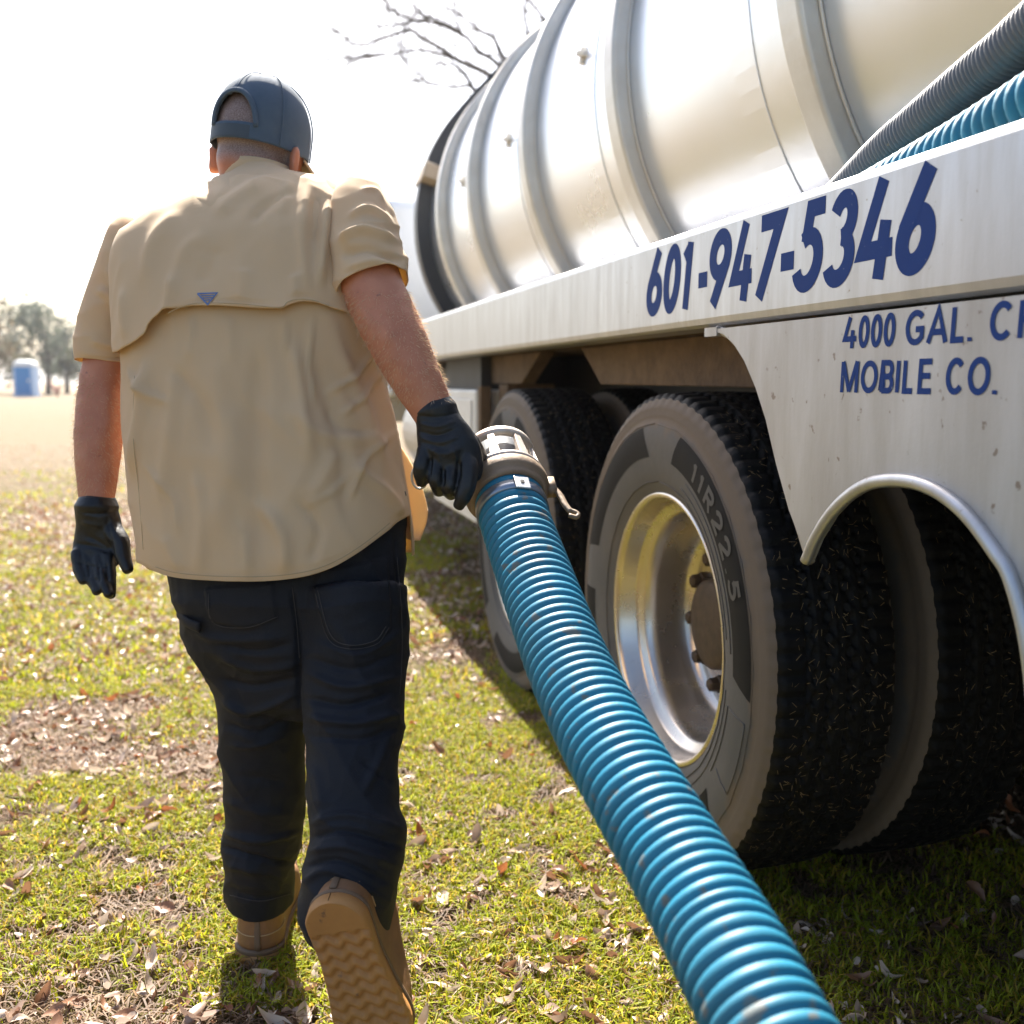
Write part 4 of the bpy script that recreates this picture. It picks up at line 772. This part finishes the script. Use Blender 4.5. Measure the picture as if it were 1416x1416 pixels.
# ------------------------------------------------------------------ grass, straw and fallen leaves
def in_view(P, m=60):
    x, y, d = proj(P); return (d > .3) & (x > -m) & (x < 1416+m) & (y > 300) & (y < 1416+m*3)
def scatter(n_, y0, y1, wide):
    u = RNG.uniform(0, 1, n_); y = np.sqrt(y0*y0 + u*(y1*y1-y0*y0)); x = RNG.uniform(-wide, wide, n_)*y; P = np.c_[x, y, np.zeros(n_)]; return P
green = lambda P: np.clip(.52 + .55*vnoise(P, 1.3, 11) + .45*vnoise(P, 4.5, 12) + .12, 0, 1) * np.clip(1.45 - P[:, 1]/12, .25, 1)
_gr = green
def green(P): q = np.clip((_gr(P) - .22)/.55, 0, 1); return q*q*(3-2*q)
def blades(P, hgt, wid, lean, colfn, seg=2):
    n_ = len(P); th = RNG.uniform(0, 2*math.pi, n_); h = hgt*RNG.uniform(.45, 1.25, n_); w_ = wid*RNG.uniform(.6, 1.3, n_); ln = lean*RNG.uniform(.3, 1.6, n_)
    d = np.c_[np.cos(th), np.sin(th), np.zeros(n_)]; s = np.c_[-np.sin(th), np.cos(th), np.zeros(n_)]; tw = RNG.uniform(-.6, .6, n_)[:, None]; s = s + d*tw
    z = np.array([0, 0, 1.]); p0 = P; pm_ = P + d*(ln*.35*h)[:, None] + z*(h*.62)[:, None]; p2 = P + d*(ln*h)[:, None] + z*(h*np.clip(1.05-.35*ln, .08, 1))[:, None]
    V = np.stack([p0 - s*w_[:, None]/2, p0 + s*w_[:, None]/2, pm_ + s*w_[:, None]*.42, pm_ - s*w_[:, None]*.42, p2], 1).reshape(-1, 3)
    k = np.arange(n_)*5; T = np.concatenate([np.stack([k, k+1, k+2], 1), np.stack([k, k+2, k+3], 1), np.stack([k+3, k+2, k+4], 1)])
    return V, T, np.repeat(colfn(n_), 5, 0)
def gcol(n_):
    a = np.array([.19, .235, .012]); b = np.array([.39, .39, .018]); c = np.array([.47, .33, .04]); u = RNG.uniform(0, 1, (n_, 1)); v = (RNG.uniform(0, 1, (n_, 1)) < .22); x = a*(1-u)+b*u; x = np.where(v, c, x); return np.c_[x*RNG.uniform(.8, 1.25, (n_, 1)), np.ones(n_)]
def dcol(n_):
    a = np.array([.33, .22, .135]); b = np.array([.14, .08, .045]); u = RNG.uniform(0, 1, (n_, 1)); return np.c_[(a*(1-u)+b*u)*RNG.uniform(.8, 1.25, (n_, 1)), np.ones(n_)]
parts = []
for (n_, y0, y1, hg, wd) in ((300000, 1.15, 3.6, .036, .0040), (190000, 3.6, 7.5, .042, .0062), (90000, 7.5, 18, .05, .012)):
    P = scatter(n_, y0, y1, .62); g = green(P); k = RNG.uniform(0, 1, n_) < g*.80; k &= in_view(P); clump = vnoise(P, 14, 5)
    Pg = P[k & (clump > -.5)]; parts.append(blades(Pg, hg, wd, .75, gcol))
    Pd = scatter(int(n_*.24), y0, y1, .62); Pd = Pd[in_view(Pd)]; Pd[:, 2] += RNG.uniform(0, .008, len(Pd)); parts.append(blades(Pd, hg*.72, wd*.8, 2.4, dcol))
off = 0; VV_ = []; TT = []; CC = []
for v, tt, c in parts: VV_.append(v); TT.append(tt+off); CC.append(c); off += len(v)
gme = fastmesh('grass', np.concatenate(VV_), np.concatenate(TT)); ca = gme.attributes.new('Col', 'FLOAT_COLOR', 'POINT'); ca.data.foreach_set('color', np.concatenate(CC).astype(np.float32).ravel())
tag(obj('grass', gme, M('grass_blades', (.1, .2, .03), .55, attr='Col', transl=.5, spec=.3)), 'short winter grass and dry thatch covering the field', 'grass', kind='stuff')
# leaves
def leaf_mesh(ln, wd, curl, cup, tw, seed):
    r = np.random.default_rng(seed); nl, nw = 9, 5; V = []
    for i in range(nl):
        u = i/(nl-1); wv = wd*math.sin(math.pi*u**.85)**.8*(1+.08*r.normal()); x = ln*(u-.5)
        for j in range(nw):
            v = j/(nw-1)*2-1; z = curl*ln*(2*u-1)**2 + cup*abs(v)**1.3*wv + tw*v*wv*(u-.5)*2 + .03*wd*r.normal(); V.append((x*(1-.15*abs(curl)), v*wv/2, z))
    V = np.array(V); V[:, 2] -= V[:, 2].min(); return V, [(i*nw+j, (i+1)*nw+j, (i+1)*nw+j+1, i*nw+j+1) for i in range(nl-1) for j in range(nw-1)]
lv_m = {'pale tan': M('pale_dry_leaf', (.60, .48, .38), .36, 0, (.48, .34, .25), 40, .6, (60, .2, .003), transl=.22, spec=.6), 'brown': M('brown_dry_leaf', (.28, .14, .075), .42, 0, (.16, .075, .04), 40, .6, (60, .2, .003), transl=.25, spec=.5),
        'rust red': M('rust_dry_leaf', (.30, .105, .04), .42, 0, (.20, .07, .03), 40, .6, transl=.3, spec=.5), 'grey brown': M('grey_dry_leaf', (.40, .28, .21), .40, 0, (.26, .17, .12), 40, .6, transl=.2, spec=.5)}
shapes = [leaf_mesh(*a_) for a_ in ((.075,.026,.18,.25,.3,1),(.062,.024,-.14,.35,-.4,2),(.085,.024,.30,.5,.5,3),(.055,.028,.08,.2,.2,4),(.068,.022,.4,.7,-.6,5),(.05,.02,.2,.4,.8,6))]
lm = {c: [mesh('fallen_leaf', v, f) for v, f in shapes] for c in lv_m}
NL = 22000; P = scatter(NL*3, 1.1, 9.5, .60); pr = .50 + .5*vnoise(P, 1.1, 21) + .45*vnoise(P, 3.2, 22); P = P[(RNG.uniform(0, 1, len(P)) < np.clip(pr*1.1, .16, 1)) & in_view(P, 20)]
dd = np.hypot(P[:, 0], P[:, 1]); P = P[np.argsort(dd)]
tloc = lambda p: (p[0]*VV[0]+p[1]*VV[1], p[0]*UU[0]+p[1]*UU[1])
def clear(p):
    t_, s_ = tloc(p); return not (.88 < t_ < 1.62 and (1.75 < s_ < 2.65 or 3.1 < s_ < 4.0)) and np.hypot(p[0]-hl_[0], p[1]-hl_[1]-.12) > .19
P = np.array([p for p in P if clear(p)])
cols_ = list(lv_m); big = 300; SVx = []; SF_ = {c: ([], []) for c in cols_}; nb_ = 0
for i, p in enumerate(P):
    c = cols_[RNG.choice(4, p=[.42, .27, .07, .24])]; q = RNG.integers(6); sc_ = RNG.uniform(.55, 1.05) if RNG.uniform() < .4 else RNG.uniform(.22, .55); rz = RNG.uniform(0, 6.28); tilt = RNG.normal(0, .5, 2); up_ = RNG.uniform(.008, .026)
    mt = Matrix.Translation((p[0], p[1], up_)) @ Matrix.Rotation(rz, 4, 'Z') @ Matrix.Rotation(tilt[0] + (math.pi if RNG.uniform() < .4 else 0), 4, 'X') @ Matrix.Rotation(tilt[1], 4, 'Y') @ Matrix.Scale(sc_, 4)
    t_, s_ = tloc(p)
    if nb_ < big and p[1] > 1.3:
        nb_ += 1; o = obj('fallen_leaf', lm[c][q], lv_m[c]); o.matrix_world = mt
        wh = 'in the shade beside the truck' if t_ > .83 else 'on the sunlit grass'
        tag(o, f'{c} dry fallen leaf lying {wh}', 'leaf', f'{c} leaves {wh}')
    else:
        v, f = shapes[q]; A_ = np.array(mt); vv = v @ A_[:3, :3].T + A_[:3, 3]; k = len(SF_[c][0]); SF_[c][0].extend(vv.tolist()); SF_[c][1].extend([tuple(x+k for x in g) for g in f])
for c in cols_:
    tag(mk('leaf_litter', *SF_[c], lv_m[c]), f'scattered {c} leaf litter spread through the grass', 'leaf litter', kind='stuff')

# ------------------------------------------------------------------ bare tree behind the truck
bark = M('grey_bark', (.10, .085, .075), .85, 0, (.06, .05, .045), 20, .6, (40, .4, .01))
Z = lambda x, y: (440+x/4.165, y/4.165)
BD = 12.0; PB = [ [(940,405),(800,345),(700,275),(600,220),(540,175),(470,185),(350,230),(225,260),(120,195),(80,175),(10,140)], [(800,345),(700,310),(580,290),(450,310),(350,320),(200,330),(110,270)], [(1090,440),(1020,355),(920,290),(860,220),(770,155),(650,105),(560,50),(520,-20)], [(650,105),(560,120),(500,98),(420,55),(380,0),(340,-60)],
  [(1100,380),(1050,300),(1010,220),(940,180),(860,120),(790,70),(740,40)], [(930,560),(880,490),(840,420),(790,375),(700,365),(640,350)], [(880,490),(780,500),(650,480),(570,460),(450,495)], [(350,320),(250,320),(150,378)], [(1300,330),(1220,220),(1190,90),(1195,0),(1230,-120)], [(860,220),(750,160),(690,140),(560,120),(440,150),(330,140),(240,110),(130,70)]]
trunk_top = dep(860, 250, 12.6); base = np.array([trunk_top[0]+.15, trunk_top[1]+.2, 0]); bt = empty('bare_tree', base); tag(bt, 'leafless tree with dark bare branches reaching out from behind the tank', 'tree')
tv = sweep(cr([base + np.array([0, 0, -.1]), base*.5+trunk_top*.5+np.array([.1, 0, 0]), trunk_top], 6), np.linspace(.24, .13, 13), None, 14); mk('trunk', *tv, bark, bt, True, base)
br = []; tw = []
def twig(p, d, l, r, lvl):
    pts = [p]; dd_ = d.copy()
    for k in range(4): dd_ = nrm(dd_ + RNG.normal(0, .28, 3) + np.array([0, 0, .06])); pts.append(pts[-1] + dd_*l/4)
    br.append(sweep(pts, np.linspace(r, r*.4, 5), None, 5))
    if lvl:
        for k in (1, 2, 3, 4):
            if RNG.uniform() < .75: twig(pts[k], nrm(dd_ + RNG.normal(0, .7, 3)), l*.6, r*.55, lvl-1)
for k, pl in enumerate(PB):
    pts = [dep(*Z(*p), BD + .25*math.sin(k*2.3+i*.5)) for i, p in enumerate(pl)]; C = cr(pts, 4); main = pl[0][0] > 900
    if main: C = np.vstack([cr([trunk_top, trunk_top*.5+pts[0]*.5 + np.array([0, 0, .15]), pts[0]], 4)[:-1], C])
    r0 = .036 if main else .021; br.append(sweep(C, np.linspace(r0, .009, len(C)), None, 7))
    for i in range(6, len(C)-1, 2):
        d = nrm(C[i+1]-C[i]); twig(C[i], nrm(d + RNG.normal(0, .55, 3)), RNG.uniform(.35, .9), .0085, 1)
for k in range(9):
    d = nrm(np.array([RNG.uniform(-.2, 1), RNG.uniform(-.3, 1), RNG.uniform(.3, 1)])); twig(trunk_top, d, 2.4, .05, 3)
mk('branches', *join(br), bark, bt, True, base)

# ------------------------------------------------------------------ far field: trees, portable toilet, bank, shrub
def gp(x, dist): r = ray(x, 528.); k = dist/math.hypot(r[0], r[1]); return np.array([r[0]*k, r[1]*k, 0])
lf = {k: M(k, c, .6, 0, transl=.3, spec=.3) for k, c in (('olive_foliage', (.15, .145, .08)), ('grey_green_foliage', (.105, .122, .09)), ('russet_foliage', (.20, .145, .085)))}  # leaf colours lightened, distant haze put into the colour
def tree(x, dist, hgt, rad, mats, label, seed):
    r = np.random.default_rng(seed); b = gp(x, dist); o = empty('field_tree', b); tag(o, label, 'tree', 'trees across the field')
    tp = [b, b+np.array([.1, 0, hgt*.3]), b+np.array([.2, .1, hgt*.7])]; ps = [sweep(tp, [.28, .2, .07], None, 8)]
    for k in range(6):
        q = r.uniform(0, 6.28); s_ = b+np.array([.1, 0, hgt*r.uniform(.25, .5)]); ps.append(sweep([s_, s_+np.array([math.cos(q)*rad*.4, math.sin(q)*rad*.4, hgt*.15]), s_+np.array([math.cos(q)*rad*.75, math.sin(q)*rad*.75, hgt*.28])], [.1, .07, .02], None, 6))
    mk('trunk', *join(ps), bark, o, True, b)
    cl = [(b + np.array([r.normal(0, rad*.42), r.normal(0, rad*.42), hgt*r.uniform(.22, .93)]), r.uniform(.5, 1.)*rad*.42) for _ in range(26)]
    for mname in mats:
        V = []; Fc = []
        for c, cr_ in cl:
            if r.uniform() > .5 + .5/len(mats): continue
            for _ in range(70):
                p = c + r.normal(0, cr_*.55, 3); a1 = nrm(r.normal(0, 1, 3)); a2 = nrm(np.cross(a1, r.normal(0, 1, 3))); s_ = r.uniform(.10, .26); k = len(V); V += [p-a1*s_, p+a2*s_*.6, p+a1*s_, p-a2*s_*.6]; Fc.append((k, k+1, k+2, k+3))
        mk('crown', V, Fc, lf[mname], o, False, b)
tree(-20, 104, 10.5, 4.2, ['olive_foliage', 'russet_foliage'], 'olive and russet tree standing behind the blue portable toilet', 1)
tree(22, 110, 8.6, 3.1, ['olive_foliage', 'grey_green_foliage'], 'slim olive green tree beside the russet tree across the field', 2)
tree(66, 100, 8.9, 3.1, ['grey_green_foliage'], 'dark grey-green tree right of the blue portable toilet', 3)
tree(92, 108, 6.6, 2.5, ['grey_green_foliage', 'olive_foliage'], 'low rounded dark tree beyond the grey-green tree', 4)
tree(-75, 100, 9.5, 3.8, ['olive_foliage', 'grey_green_foliage'], 'tall full olive tree at the far end of the row', 5)
tree(250, 130, 8, 3.6, ['grey_green_foliage', 'olive_foliage'], 'distant mixed green tree hidden behind the worker', 6)
bkV = []; xs = np.linspace(-300, 330, 90)
rr = [np.array([gp(x, d_) + np.array([0, 0, z_*(1+.35*math.sin(x*.11)+.2*math.sin(x*.37))]) for x in xs]) for d_, z_ in ((118, -.3), (121, .55), (124, .9), (130, -.3))]
mk('earth_bank', *loft(rr, False, False), M('dry_earth_bank', (.30, .22, .15), .95, 0, (.20, .16, .09), .8, .7, (3, .6, .1)))
tag(bpy.data.objects['earth_bank'], 'low dry earth bank along the far edge of the field', 'bank', kind='structure')
b = gp(36.5, 86); b0 = b.copy(); pt = empty('portable_toilet', b, math.radians(6)); tag(pt, 'blue portable toilet with white domed roof standing across the field', 'portable toilet'); pt.scale = (1.15, 1.15, 1.15)
pblue = M('portable_toilet_blue', (.02, .19, .52), .45, 0, (.03, .24, .56), 2, .4); plb = M('pale_blue_plastic', (.34, .50, .74), .5); pwh = M('white_translucent_plastic', (.80, .80, .78), .5)
bevel(obj('wall', mesh('wall', *box((-.62, -.6, .12), (.62, .6, 2.0)), smooth=False), plb, pt), .03); bevel(obj('base', mesh('base', *box((-.66, -.66, 0), (.66, .66, .12)), smooth=False), plb, pt), .02)
dr_ = obj('door', mesh('door', *box((-.47, -.645, .16), (.47, -.602, 1.92)), smooth=False), pblue, pt); bevel(dr_, .02); bevel(obj('handle', mesh('handle', *box((.30, -.67, .95), (.40, -.646, 1.15)), smooth=False), pwh, dr_), .005)
rf = [np.array([(math.cos(q)*abs(math.cos(q))**-.55*.0 + np.sign(math.cos(q))*abs(math.cos(q))**.35*k_, np.sign(math.sin(q))*abs(math.sin(q))**.35*k_, z_) for q in np.linspace(.01, 2*math.pi+.01, 40, endpoint=False)]) for k_, z_ in ((.66,2.0),(.66,2.08),(.62,2.22),(.5,2.33),(.3,2.38))]
obj('roof', mesh('roof', *loft(rf)), pwh, pt); obj('vent_pipe', mesh('vent_pipe', *sweep([(-.5,.5,2.0),(-.5,.5,2.5)], .05, None, 10)), pwh, pt)
b = gp(78, 84); sh_ = empty('shrub', b); tag(sh_, 'small bare rust-red shrub right of the portable toilet', 'shrub'); r = np.random.default_rng(9); ps = []
for k in range(46):
    q = r.uniform(0, 6.28); l = r.uniform(.5, 1.3); d = np.array([math.cos(q)*.45, math.sin(q)*.45, 1.]); ps.append(sweep([b, b+d*l*.5, b+d*l+r.normal(0, .12, 3)], [.03, .02, .01], None, 5))
mk('stems', *join(ps), M('rust_red_stems', (.32, .14, .11), .8), sh_, True, b)

# the row of trees going on round the field to the left of the camera (seen only as a reflection in the tank)
row = [o for o in list(COL.objects) if o.name.startswith('field_tree') and o.parent is None]
for k in range(14):
    src = row[k % 5]; q = math.radians(-52 - 9.5*k + 3*math.sin(k*1.7)); dist = 68 + 16*math.sin(k*2.1)
    r = src.copy(); COL.objects.link(r); r.location = (math.sin(q)*dist, math.cos(q)*dist, 0); r.rotation_euler = (0, 0, k*1.3); sc_ = 1.15 + .25*math.sin(k); r.scale = (sc_, sc_, sc_)
    r['label'] = 'leafy tree in the row along the open side of the field'; r['group'] = 'row of trees along the open side of the field'
    for ch in [c for c in src.children]: c2 = ch.copy(); COL.objects.link(c2); c2.parent = r

# the hazy air over the field
hz = bpy.data.materials.new('haze_air'); hz.use_nodes = True; hn = hz.node_tree; hn.nodes.remove(hn.nodes['Principled BSDF'])
pv = hn.nodes.new('ShaderNodeVolumePrincipled'); pv.inputs['Color'].default_value = (.93, .95, 1, 1); pv.inputs['Density'].default_value = .0004; pv.inputs['Anisotropy'].default_value = .3
hn.links.new(pv.outputs[0], hn.nodes['Material Output'].inputs['Volume'])
hb = obj('haze', mesh('haze', *box((-1300, -700, -1.3), (1300, 1900, 19)), smooth=False), hz); tag(hb, 'thin bright haze lying over the whole field', 'haze', kind='stuff')
